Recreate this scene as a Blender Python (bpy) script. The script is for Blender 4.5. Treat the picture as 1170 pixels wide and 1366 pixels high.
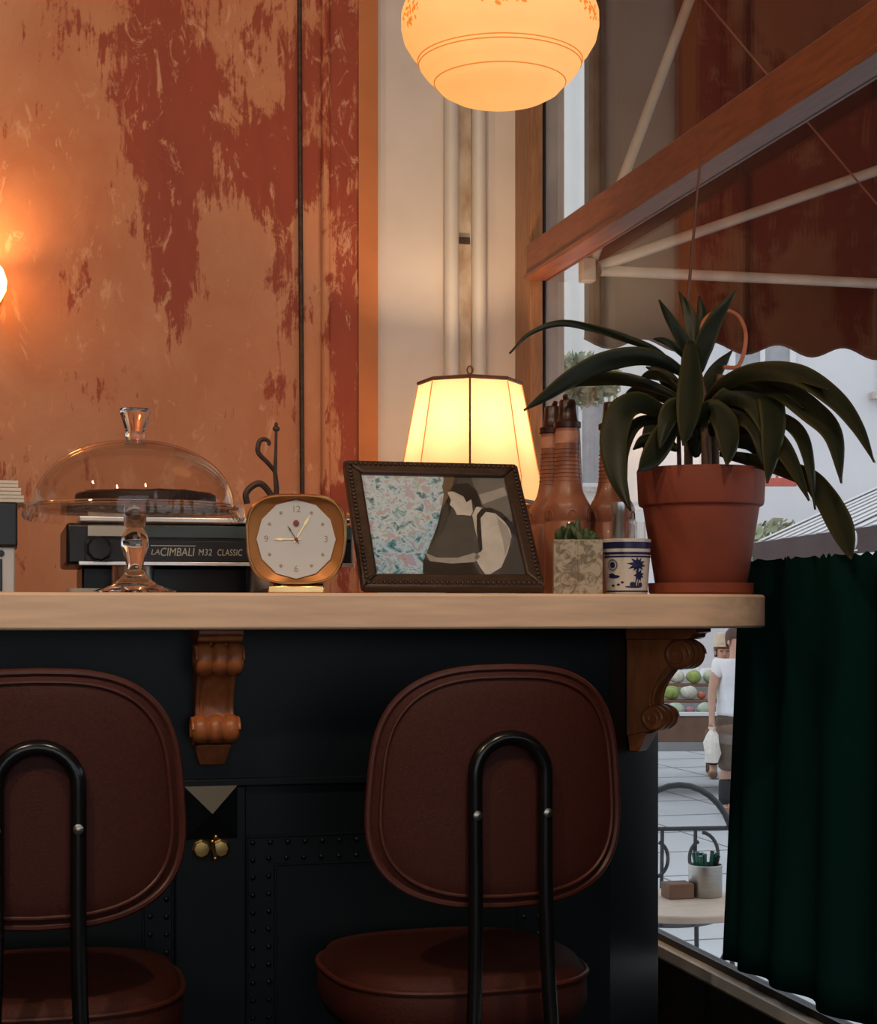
import bpy, bmesh, math, random
from mathutils import Vector, Matrix
random.seed(7)
PI = math.pi
for o in list(bpy.data.objects):
    bpy.data.objects.remove(o, do_unlink=True)
S = bpy.context.scene
C = S.collection

# ------------------------------------------------------------------ camera, world, exposure
F, W, H, HOR = 2200.0, 1170.0, 1366.0, 815.0
TH = math.radians(14.5)
EYE = 1.07
SN, CS = math.sin(TH), math.cos(TH)
cam = bpy.data.objects.new('camera', bpy.data.cameras.new('camera'))
C.objects.link(cam)
cam.location = (0, 0, EYE)
cam.rotation_euler = (PI / 2, 0, -TH)
cam.data.sensor_fit = 'HORIZONTAL'
cam.data.sensor_width = 36
cam.data.lens = 36 * F / W
cam.data.shift_y = (HOR - H / 2) / W
cam.data.clip_start = 0.05
cam.data.clip_end = 200
S.camera = cam
S.view_settings.view_transform = 'Standard'
S.view_settings.look = 'None'
S.view_settings.gamma = 1
S.view_settings.use_curve_mapping = False
S.view_settings.exposure = 0.0
S.cycles.max_bounces = 12
S.cycles.transparent_max_bounces = 24
S.cycles.transmission_bounces = 10
S.cycles.sample_clamp_indirect = 4.0
world = bpy.data.worlds.new('overcast_sky')
S.world = world
world.use_nodes = True
wb = world.node_tree.nodes['Background']
wb.inputs['Color'].default_value = (0.86, 0.93, 1.0, 1)
wb.inputs['Strength'].default_value = 1.3


def PD(px, py, t):
    """point seen at a pixel, t metres deep along the view axis"""
    u = (px - W / 2) / F
    return Vector((t * (SN + u * CS), t * (CS - u * SN), EYE + (HOR - py) * t / F))


def onY(px, py, Y):
    u = (px - W / 2) / F
    return PD(px, py, Y / (CS - u * SN))


def onX(px, py, X):
    u = (px - W / 2) / F
    return PD(px, py, X / (SN + u * CS))


# ------------------------------------------------------------------ materials
def nodes(name):
    m = bpy.data.materials.new(name)
    m.use_nodes = True
    nt = m.node_tree
    return m, nt, nt.nodes['Principled BSDF'], nt.nodes['Material Output']


def N(nt, typ, **kw):
    n = nt.nodes.new(typ)
    for k, v in kw.items():
        if k in n.inputs:
            n.inputs[k].default_value = v
        else:
            setattr(n, k, v)
    return n


def pm(name, col, rough=0.5, metal=0.0, var=0.18, scale=12.0, bump=0.0, bscale=60.0, stretch=(1, 1, 1), spec=0.5, col2=None, trans=0.0, coat=0.0):
    """principled with noise-driven tone variation and optional relief"""
    m, nt, b, out = nodes(name)
    tc = N(nt, 'ShaderNodeTexCoord')
    mp = N(nt, 'ShaderNodeMapping')
    mp.inputs['Scale'].default_value = stretch
    nt.links.new(tc.outputs['Object'], mp.inputs['Vector'])
    nz = N(nt, 'ShaderNodeTexNoise', Scale=scale, Detail=4.0)
    nt.links.new(mp.outputs['Vector'], nz.inputs['Vector'])
    rp = N(nt, 'ShaderNodeValToRGB')
    c2 = col2 or tuple(min(1, c * (1 + var)) for c in col)
    c1 = tuple(c * (1 - var) for c in col) if not col2 else col
    rp.color_ramp.elements[0].position = 0.3
    rp.color_ramp.elements[1].position = 0.7
    rp.color_ramp.elements[0].color = (*c1, 1)
    rp.color_ramp.elements[1].color = (*c2, 1)
    nt.links.new(nz.outputs['Fac'], rp.inputs['Fac'])
    nt.links.new(rp.outputs['Color'], b.inputs['Base Color'])
    b.inputs['Roughness'].default_value = rough
    b.inputs['Metallic'].default_value = metal
    b.inputs['Specular IOR Level'].default_value = spec
    b.inputs['Transmission Weight'].default_value = trans
    b.inputs['Coat Weight'].default_value = coat
    if bump:
        n2 = N(nt, 'ShaderNodeTexNoise', Scale=bscale, Detail=3.0)
        nt.links.new(mp.outputs['Vector'], n2.inputs['Vector'])
        bp = N(nt, 'ShaderNodeBump', Strength=bump, Distance=0.004)
        nt.links.new(n2.outputs['Fac'], bp.inputs['Height'])
        nt.links.new(bp.outputs['Normal'], b.inputs['Normal'])
    return m


def thin_glass(name, tint=(1, 1, 1), f0=0.04, rough=0.0):
    """clear sheet glass: straight-through light plus a mirror share that grows towards grazing"""
    m, nt, b, out = nodes(name)
    nt.nodes.remove(b)
    lw = N(nt, 'ShaderNodeLayerWeight', Blend=0.5)
    pw = N(nt, 'ShaderNodeMath', operation='POWER')
    pw.inputs[1].default_value = 5
    ma = N(nt, 'ShaderNodeMath', operation='MULTIPLY_ADD')
    ma.inputs[1].default_value = 1 - f0
    ma.inputs[2].default_value = f0
    nt.links.new(lw.outputs['Facing'], pw.inputs[0])
    nt.links.new(pw.outputs[0], ma.inputs[0])
    tr = N(nt, 'ShaderNodeBsdfTransparent')
    tr.inputs['Color'].default_value = (*tint, 1)
    gl = N(nt, 'ShaderNodeBsdfGlossy', Roughness=rough)
    mx = N(nt, 'ShaderNodeMixShader')
    nt.links.new(ma.outputs[0], mx.inputs['Fac'])
    nt.links.new(tr.outputs[0], mx.inputs[1])
    nt.links.new(gl.outputs[0], mx.inputs[2])
    nt.links.new(mx.outputs[0], out.inputs['Surface'])
    return m


def solid_glass(name, col=(1, 0.97, 0.94)):
    m, nt, b, out = nodes(name)
    nz = N(nt, 'ShaderNodeTexNoise', Scale=30.0)
    b.inputs['Base Color'].default_value = (*col, 1)
    b.inputs['Transmission Weight'].default_value = 1
    b.inputs['IOR'].default_value = 1.47
    mr = N(nt, 'ShaderNodeMapRange')
    mr.inputs['To Min'].default_value = 0.0
    mr.inputs['To Max'].default_value = 0.03
    nt.links.new(nz.outputs['Fac'], mr.inputs['Value'])
    nt.links.new(mr.outputs[0], b.inputs['Roughness'])
    return m


def fabric_shade(name, col, emit, strength, tr=0.6):
    """lamp shade: lets lamp light through and glows"""
    m, nt, b, out = nodes(name)
    nt.nodes.remove(b)
    nz = N(nt, 'ShaderNodeTexNoise', Scale=18.0, Detail=4.0)
    tc = N(nt, 'ShaderNodeTexCoord')
    nt.links.new(tc.outputs['Object'], nz.inputs['Vector'])
    rp = N(nt, 'ShaderNodeValToRGB')
    rp.color_ramp.elements[0].color = (*[c * 0.85 for c in col], 1)
    rp.color_ramp.elements[1].color = (*col, 1)
    nt.links.new(nz.outputs['Fac'], rp.inputs['Fac'])
    df = N(nt, 'ShaderNodeBsdfDiffuse')
    tl = N(nt, 'ShaderNodeBsdfTranslucent')
    nt.links.new(rp.outputs[0], df.inputs['Color'])
    nt.links.new(rp.outputs[0], tl.inputs['Color'])
    mx = N(nt, 'ShaderNodeMixShader')
    mx.inputs['Fac'].default_value = tr
    nt.links.new(df.outputs[0], mx.inputs[1])
    nt.links.new(tl.outputs[0], mx.inputs[2])
    em = N(nt, 'ShaderNodeEmission', Strength=strength)
    em.inputs['Color'].default_value = (*emit, 1)
    ad = N(nt, 'ShaderNodeAddShader')
    nt.links.new(mx.outputs[0], ad.inputs[0])
    nt.links.new(em.outputs[0], ad.inputs[1])
    nt.links.new(ad.outputs[0], out.inputs['Surface'])
    return m


def cloth(name, col, tcol, tr=0.4, scale=80.0):
    m, nt, b, out = nodes(name)
    nt.nodes.remove(b)
    tc = N(nt, 'ShaderNodeTexCoord')
    nz = N(nt, 'ShaderNodeTexNoise', Scale=scale, Detail=4.0)
    nt.links.new(tc.outputs['Object'], nz.inputs['Vector'])
    rp = N(nt, 'ShaderNodeValToRGB')
    rp.color_ramp.elements[0].color = (*[c * 0.75 for c in col], 1)
    rp.color_ramp.elements[1].color = (*[c * 1.2 for c in col], 1)
    nt.links.new(nz.outputs['Fac'], rp.inputs['Fac'])
    df = N(nt, 'ShaderNodeBsdfDiffuse')
    nt.links.new(rp.outputs[0], df.inputs['Color'])
    tl = N(nt, 'ShaderNodeBsdfTranslucent')
    tl.inputs['Color'].default_value = (*tcol, 1)
    mx = N(nt, 'ShaderNodeMixShader')
    mx.inputs['Fac'].default_value = tr
    nt.links.new(df.outputs[0], mx.inputs[1])
    nt.links.new(tl.outputs[0], mx.inputs[2])
    nt.links.new(mx.outputs[0], out.inputs['Surface'])
    return m


M = {}
M['counter'] = pm('maple_wood', (0.84, 0.585, 0.41), 0.45, var=0.14, scale=5, stretch=(1.2, 14, 14), bump=0.05)
M['bar'] = pm('navy_gloss_paint', (0.0035, 0.0065, 0.0095), 0.36, var=0.2, scale=6, spec=0.26)
M['corbel'] = pm('carved_oak', (0.42, 0.135, 0.045), 0.36, var=0.22, scale=30, stretch=(3, 3, 0.6), bump=0.05)
M['leather'] = pm('brown_leather', (0.062, 0.0135, 0.0085), 0.6, spec=0.3, var=0.2, scale=220, bump=0.25, bscale=500)
M['piping'] = pm('leather_piping', (0.085, 0.02, 0.012), 0.42, var=0.15, scale=60)
M['black_metal'] = pm('black_enamel_tube', (0.006, 0.006, 0.007), 0.22, var=0.1)
M['screw'] = pm('steel_screw', (0.5, 0.47, 0.42), 0.3, 1.0, var=0.1)
M['brass'] = pm('brass', (0.62, 0.42, 0.16), 0.3, 1.0, var=0.2, scale=60)
M['chrome'] = pm('chrome', (0.86, 0.85, 0.84), 0.33, 1.0, var=0.04)
M['steel'] = pm('brushed_steel', (0.38, 0.36, 0.33), 0.34, 1.0, var=0.1, scale=30, stretch=(1, 1, 12))
M['black_plastic'] = pm('black_plastic', (0.008, 0.008, 0.009), 0.32, var=0.15)
M['teal_panel'] = pm('smoked_teal_panel', (0.045, 0.07, 0.075), 0.25, var=0.1)
M['silver_panel'] = pm('silver_panel', (0.5, 0.49, 0.47), 0.35, 0.2, var=0.05)
M['paper'] = pm('paper', (0.72, 0.66, 0.6), 0.8, var=0.06, scale=40)
M['letter'] = pm('pale_lettering', (0.55, 0.5, 0.42), 0.4, 0.5, var=0.05)
M['glass'] = thin_glass('window_glass')
M['dome_glass'] = thin_glass('dome_glass', (0.985, 0.965, 0.95), 0.05)
M['picture_glass'] = thin_glass('picture_glass')
M['solid_glass'] = solid_glass('pressed_glass')
M['cake'] = pm('chocolate_cake', (0.022, 0.008, 0.005), 0.6, var=0.4, scale=60, bump=0.5, bscale=120)
M['doily'] = pm('paper_doily', (0.55, 0.42, 0.32), 0.8, var=0.1)
M['gold'] = pm('brushed_gold', (0.78, 0.5, 0.22), 0.22, 1.0, var=0.12, scale=20)
M['gold_face'] = pm('satin_gold', (0.46, 0.19, 0.06), 0.42, 0.6, var=0.25, scale=8)
M['dial'] = pm('dial_white', (0.66, 0.67, 0.68), 0.45, var=0.03)
M['clock_ink'] = pm('clock_gilt', (0.42, 0.3, 0.2), 0.4, 0.4, var=0.1)
M['clock_red'] = pm('clock_red', (0.3, 0.05, 0.03), 0.4)
M['frame_wood'] = pm('dark_walnut', (0.042, 0.020, 0.012), 0.42, var=0.35, scale=30, stretch=(1, 6, 6), bump=0.1)
M['terracotta'] = pm('terracotta', (0.23, 0.046, 0.022), 0.75, var=0.16, scale=14, bump=0.12, bscale=90)
M['soil'] = pm('potting_soil', (0.02, 0.013, 0.009), 0.95, var=0.4, scale=90, bump=0.8)
M['stake'] = pm('cane_stake', (0.10, 0.03, 0.018), 0.6)
M['tendril'] = pm('dry_tendril', (0.38, 0.12, 0.05), 0.6)
M['stem'] = pm('cane_stem', (0.16, 0.085, 0.045), 0.7, scale=60, stretch=(1, 1, 4))
M['succulent'] = pm('succulent_green', (0.045, 0.075, 0.022), 0.55, var=0.35, scale=60)
M['ceramic_white'] = pm('glazed_white', (0.68, 0.64, 0.58), 0.25, var=0.04)
M['cobalt'] = pm('cobalt_glaze', (0.018, 0.02, 0.085), 0.25, var=0.2, scale=60)
M['bottle'] = pm('amber_satin_plastic', (0.36, 0.135, 0.075), 0.38, var=0.12, scale=8, coat=0.2)
M['bottle_band'] = pm('bottle_band', (0.55, 0.26, 0.17), 0.4, var=0.3, scale=25)
M['cap'] = pm('dark_brown_cap', (0.035, 0.012, 0.009), 0.35, var=0.2)
M['iron'] = pm('wrought_iron', (0.07, 0.045, 0.038), 0.6, 0.5, var=0.4, scale=60, bump=0.3)
M['lamp_trim'] = pm('lamp_trim_braid', (0.16, 0.06, 0.03), 0.6, var=0.2, scale=90)
M['lamp_base'] = pm('lamp_base_brown', (0.16, 0.07, 0.035), 0.4)
M['shade'] = fabric_shade('parchment_shade', (0.20, 0.16, 0.12), (1.0, 0.50, 0.14), 0.30, 0.72)
M['opal'] = fabric_shade('opal_glass', (0.75, 0.63, 0.46), (1.0, 0.54, 0.17), 0.42, 0.5)
M['opal_line'] = fabric_shade('amber_line', (0.75, 0.36, 0.10), (1, 0.35, 0.06), 0.3, 0.4)
M['opal_flower'] = fabric_shade('amber_flower_print', (0.7, 0.3, 0.08), (1, 0.30, 0.04), 0.42, 0.4)
M['sconce'] = fabric_shade('sconce_glass', (0.95, 0.8, 0.55), (1.0, 0.62, 0.22), 3.0, 0.6)
M['white_wall'] = pm('old_white_plaster', (0.68, 0.625, 0.605), 0.75, var=0.08, scale=5, bump=0.25, bscale=12)
M['crack'] = pm('cracked_tan_plaster', (0.36, 0.25, 0.16), 0.85, scale=26, col2=(0.60, 0.52, 0.45), bump=0.6, bscale=40, stretch=(1, 1, 0.5))
M['white_pipe'] = pm('white_pipe_paint', (0.64, 0.62, 0.61), 0.4, var=0.04)
M['orange_plain'] = pm('orange_paint', (0.56, 0.19, 0.065), 0.6, var=0.08, scale=6)
M['wood_frame'] = pm('varnished_pine', (0.19, 0.058, 0.026), 0.42, var=0.25, scale=12, stretch=(8, 1, 8), bump=0.05)
M['wood_post'] = pm('varnished_post', (0.27, 0.125, 0.055), 0.45, var=0.25, scale=12, stretch=(8, 8, 1))
M['jamb'] = pm('outer_jamb', (0.40, 0.42, 0.44), 0.7, var=0.08)
M['black_rail'] = pm('black_rail', (0.008, 0.009, 0.010), 0.4)
M['sill'] = pm('pale_sill', (0.62, 0.61, 0.58), 0.5, var=0.08)
M['dark_wall'] = pm('dark_wainscot', (0.010, 0.011, 0.012), 0.5)
M['curtain'] = cloth('green_velvet', (0.008, 0.042, 0.039), (0.014, 0.11, 0.095), 0.36)
M['canopy'] = cloth('oxblood_canvas', (0.042, 0.0125, 0.010), (0.05, 0.011, 0.008), 0.3, 30)
M['canopy_seam'] = pm('canvas_seam', (0.018, 0.006, 0.005), 0.8)
M['hoop'] = pm('cream_tube', (0.52, 0.43, 0.35), 0.4)
M['cord'] = pm('brown_cord', (0.2, 0.07, 0.045), 0.7)
M['floor'] = pm('dark_oak_floor', (0.06, 0.035, 0.02), 0.5, var=0.3, scale=6, stretch=(1, 10, 1))
M['ceiling'] = pm('cream_ceiling', (0.50, 0.40, 0.31), 0.8, var=0.05)
M['room_wall'] = pm('ochre_wall', (0.40, 0.20, 0.10), 0.7, var=0.15, scale=3)
M['worktop'] = pm('white_worktop', (0.66, 0.65, 0.63), 0.3, var=0.05)
M['pavement'] = pm('grey_pavement', (0.50, 0.51, 0.53), 0.8, var=0.12, scale=1.5)
M['joint'] = pm('pavement_joint', (0.22, 0.22, 0.23), 0.9)
M['facade'] = pm('pale_render', (0.66, 0.67, 0.69), 0.85, var=0.05, scale=0.8)
M['facade2'] = pm('warm_render', (0.76, 0.75, 0.72), 0.85, var=0.05, scale=0.8)
M['win_frame'] = pm('white_joinery', (0.72, 0.73, 0.74), 0.5, var=0.03)
M['win_pane'] = pm('sky_pane', (0.30, 0.33, 0.36), 0.08, var=0.1)
M['stone'] = pm('stone_ledge', (0.50, 0.46, 0.42), 0.8)
M['awning_grey'] = pm('grey_awning_cloth', (0.40, 0.41, 0.43), 0.7, var=0.06)
M['awning_rib'] = pm('pale_awning_stripe', (0.66, 0.67, 0.68), 0.7, var=0.04)
M['valance'] = pm('slate_valance', (0.022, 0.024, 0.028), 0.7, var=0.3, scale=4, spec=0.2)
M['red_sign'] = pm('red_sign', (0.55, 0.10, 0.08), 0.5)
M['white_print'] = pm('white_print', (0.7, 0.7, 0.7), 0.5)
M['foliage'] = pm('pale_tree_foliage', (0.24, 0.31, 0.19), 0.7, var=0.5, scale=3)
M['bark'] = pm('tree_bark', (0.12, 0.09, 0.07), 0.9)
M['table_top'] = pm('pale_wood_table', (0.55, 0.45, 0.36), 0.5, var=0.1)
M['chair_iron'] = pm('bistro_iron', (0.03, 0.032, 0.035), 0.5)
M['green_handle'] = pm('green_handle', (0.01, 0.11, 0.075), 0.35)
M['skin'] = pm('skin', (0.48, 0.27, 0.19), 0.55, var=0.06)
M['tee'] = pm('white_cotton', (0.72, 0.73, 0.75), 0.8, var=0.05)
M['brown_cloth'] = pm('brown_canvas', (0.10, 0.065, 0.045), 0.8)
M['black_cloth'] = pm('black_cloth', (0.012, 0.013, 0.016), 0.8)
M['straw'] = pm('beige_cap', (0.55, 0.45, 0.33), 0.8)
M['hair'] = pm('dark_hair', (0.03, 0.018, 0.012), 0.6)
M['crate'] = pm('crate_wood', (0.17, 0.09, 0.055), 0.8, var=0.2, scale=8)
M['shoe'] = pm('tan_shoe', (0.22, 0.10, 0.06), 0.6)
M['can'] = pm('added_spot_can', (0.6, 0.6, 0.6), 0.4)


def grown_leaf():
    m, nt, b, out = nodes('dracaena_leaf')
    at = N(nt, 'ShaderNodeAttribute', attribute_name='edge')
    rp = N(nt, 'ShaderNodeValToRGB')
    e = rp.color_ramp.elements
    e[0].position, e[0].color = 0.0, (0.010, 0.014, 0.006, 1)
    e[1].position, e[1].color = 1.0, (0.06, 0.055, 0.018, 1)
    k = e.new(0.6)
    k.color = (0.014, 0.018, 0.007, 1)
    nt.links.new(at.outputs['Fac'], rp.inputs['Fac'])
    nt.links.new(rp.outputs[0], b.inputs['Base Color'])
    nz = N(nt, 'ShaderNodeTexNoise', Scale=40.0)
    bp = N(nt, 'ShaderNodeBump', Strength=0.15, Distance=0.002)
    nt.links.new(nz.outputs['Fac'], bp.inputs['Height'])
    nt.links.new(bp.outputs[0], b.inputs['Normal'])
    b.inputs['Specular IOR Level'].default_value = 0.3
    b.inputs['Roughness'].default_value = 0.45
    return m


M['leaf'] = grown_leaf()


def orange_plaster():
    """orange wall with worn-through red underpaint; the worn patches have shapes of their own"""
    m, nt, b, out = nodes('distressed_orange_plaster')
    L = nt.links.new
    tc = N(nt, 'ShaderNodeTexCoord')

    def noise(scale, detail, st, rough=0.6, dist=0.0):
        mp = N(nt, 'ShaderNodeMapping')
        mp.inputs['Scale'].default_value = st
        L(tc.outputs['Object'], mp.inputs['Vector'])
        n = N(nt, 'ShaderNodeTexNoise', Scale=scale, Detail=detail, Roughness=rough, Distortion=dist)
        L(mp.outputs['Vector'], n.inputs['Vector'])
        return n.outputs['Fac']

    def math2(op, a, bb):
        n = N(nt, 'ShaderNodeMath', operation=op)
        for i, v in enumerate((a, bb)):
            if isinstance(v, (int, float)):
                n.inputs[i].default_value = v
            else:
                L(v, n.inputs[i])
        return n.outputs[0]

    def blob(px, py, rx, rz, amt):
        c = onY(px, py, 4.03)
        mp = N(nt, 'ShaderNodeMapping')
        mp.vector_type = 'TEXTURE'
        mp.inputs['Location'].default_value = c
        mp.inputs['Scale'].default_value = (rx, 1, rz)
        L(tc.outputs['Object'], mp.inputs['Vector'])
        g = N(nt, 'ShaderNodeTexGradient', gradient_type='SPHERICAL')
        L(mp.outputs['Vector'], g.inputs['Vector'])
        return math2('MULTIPLY', g.outputs['Fac'], amt)

    big = noise(4.5, 10, (1, 1, 0.6), 0.68, 0.4)
    mid = noise(13.0, 8, (1, 1, 0.55), 0.7, 0.8)
    fine = noise(30.0, 6, (2.2, 1, 0.22), 0.7)
    w = math2('ADD', math2('ADD', math2('MULTIPLY', big, 0.42), math2('MULTIPLY', mid, 0.33)), math2('MULTIPLY', fine, 0.25))
    for a in ((215, 40, .20, .36, .15), (225, 200, .17, .40, .17), (232, 360, .09, .24, .20), (330, 230, .18, .18, .17), (300, 120, .25, .3, .07),
              (375, 380, .09, .2, .09), (110, 390, .14, .14, .07), (466, 150, .08, 2.0, .085), (464, 520, .08, 1.2, .085), (360, 40, .2, .3, .04),
              (425, 60, .12, .4, .09), (60, 90, .2, .3, .045), (385, 250, .10, .4, .09), (130, 520, .12, .09, .08), (60, 640, .3, .15, .06), (370, 530, .1, .12, .05)):
        w = math2('ADD', w, blob(*a))
    rp = N(nt, 'ShaderNodeValToRGB')
    e = rp.color_ramp.elements
    e[0].position, e[0].color = 0.568, (0, 0, 0, 1)
    e[1].position, e[1].color = 0.603, (1, 1, 1, 1)
    L(w, rp.inputs['Fac'])
    # orange coat with broad tone change
    o = N(nt, 'ShaderNodeValToRGB')
    o.color_ramp.elements[0].position = 0.32
    o.color_ramp.elements[1].position = 0.68
    o.color_ramp.elements[0].color = (0.50, 0.17, 0.075, 1)
    o.color_ramp.elements[1].color = (0.64, 0.29, 0.155, 1)
    L(noise(3.2, 8, (1, 1, 0.7), 0.65, 0.5), o.inputs['Fac'])
    r = N(nt, 'ShaderNodeValToRGB')
    r.color_ramp.elements[0].color = (0.26, 0.036, 0.018, 1)
    r.color_ramp.elements[1].color = (0.40, 0.075, 0.03, 1)
    L(noise(14.0, 5, (1, 1, 0.4)), r.inputs['Fac'])
    mx = N(nt, 'ShaderNodeMixRGB')
    L(rp.outputs[0], mx.inputs['Fac'])
    L(o.outputs[0], mx.inputs[1])
    L(r.outputs[0], mx.inputs[2])
    # pale scrapes
    sc = N(nt, 'ShaderNodeValToRGB')
    sc.color_ramp.elements[0].position = 0.575
    sc.color_ramp.elements[1].position = 0.64
    L(noise(16.0, 8, (1, 1, 0.45), 0.72, 1.2), sc.inputs['Fac'])
    m2 = N(nt, 'ShaderNodeMixRGB')
    m2.inputs[2].default_value = (0.70, 0.37, 0.22, 1)
    L(math2('MULTIPLY', sc.outputs[0], 0.75), m2.inputs['Fac'])
    L(mx.outputs[0], m2.inputs[1])
    L(m2.outputs[0], b.inputs['Base Color'])
    b.inputs['Roughness'].default_value = 0.62
    bp = N(nt, 'ShaderNodeBump', Strength=0.35, Distance=0.004)
    L(w, bp.inputs['Height'])
    L(bp.outputs[0], b.inputs['Normal'])
    return m


M['orange'] = orange_plaster()


def flower_print():
    m, nt, b, out = nodes('flower_print')
    L = nt.links.new
    tc = N(nt, 'ShaderNodeTexCoord')
    mp = N(nt, 'ShaderNodeMapping')
    mp.inputs['Scale'].default_value = (1, 1, 0.7)
    L(tc.outputs['Object'], mp.inputs['Vector'])
    n = N(nt, 'ShaderNodeTexNoise', Scale=72.0, Detail=5.0, Roughness=0.65, Distortion=0.5)
    L(mp.outputs[0], n.inputs['Vector'])
    rp = N(nt, 'ShaderNodeValToRGB')
    e = rp.color_ramp.elements
    stops = [(0.30, (0.02, 0.05, 0.06)), (0.38, (0.06, 0.28, 0.36)), (0.45, (0.40, 0.62, 0.80)), (0.5, (0.62, 0.72, 0.90)),
             (0.55, (0.28, 0.52, 0.46)), (0.6, (0.52, 0.36, 0.74)), (0.66, (0.48, 0.46, 0.20)), (0.74, (0.16, 0.04, 0.20))]
    e[0].position, e[0].color = stops[0][0], (*stops[0][1], 1)
    e[1].position, e[1].color = stops[-1][0], (*stops[-1][1], 1)
    for p, c in stops[1:-1]:
        k = e.new(p)
        k.color = (*c, 1)
    L(n.outputs['Fac'], rp.inputs['Fac'])
    L(rp.outputs[0], b.inputs['Base Color'])
    b.inputs['Roughness'].default_value = 0.5
    return m


M['flowers'] = flower_print()


def carved():
    m, nt, b, out = nodes('carved_stone')
    L = nt.links.new
    tc = N(nt, 'ShaderNodeTexCoord')
    n = N(nt, 'ShaderNodeTexNoise', Scale=60.0, Detail=2.0, Distortion=1.5)
    L(tc.outputs['Object'], n.inputs['Vector'])
    rp = N(nt, 'ShaderNodeValToRGB')
    rp.color_ramp.elements[0].position = 0.38
    rp.color_ramp.elements[1].position = 0.55
    rp.color_ramp.elements[0].color = (0.20, 0.165, 0.12, 1)
    rp.color_ramp.elements[1].color = (0.42, 0.37, 0.29, 1)
    L(n.outputs['Fac'], rp.inputs['Fac'])
    L(rp.outputs[0], b.inputs['Base Color'])
    bp = N(nt, 'ShaderNodeBump', Strength=0.6, Distance=0.002)
    L(n.outputs['Fac'], bp.inputs['Height'])
    L(bp.outputs[0], b.inputs['Normal'])
    b.inputs['Roughness'].default_value = 0.7
    return m


M['carved'] = carved()
M['carved_line'] = pm('carved_line', (0.24, 0.2, 0.15), 0.7)


def grey(name, v):
    return pm(name, (v * 1.06, v, v * 0.92), 0.5, var=0.12, scale=40)


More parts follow.
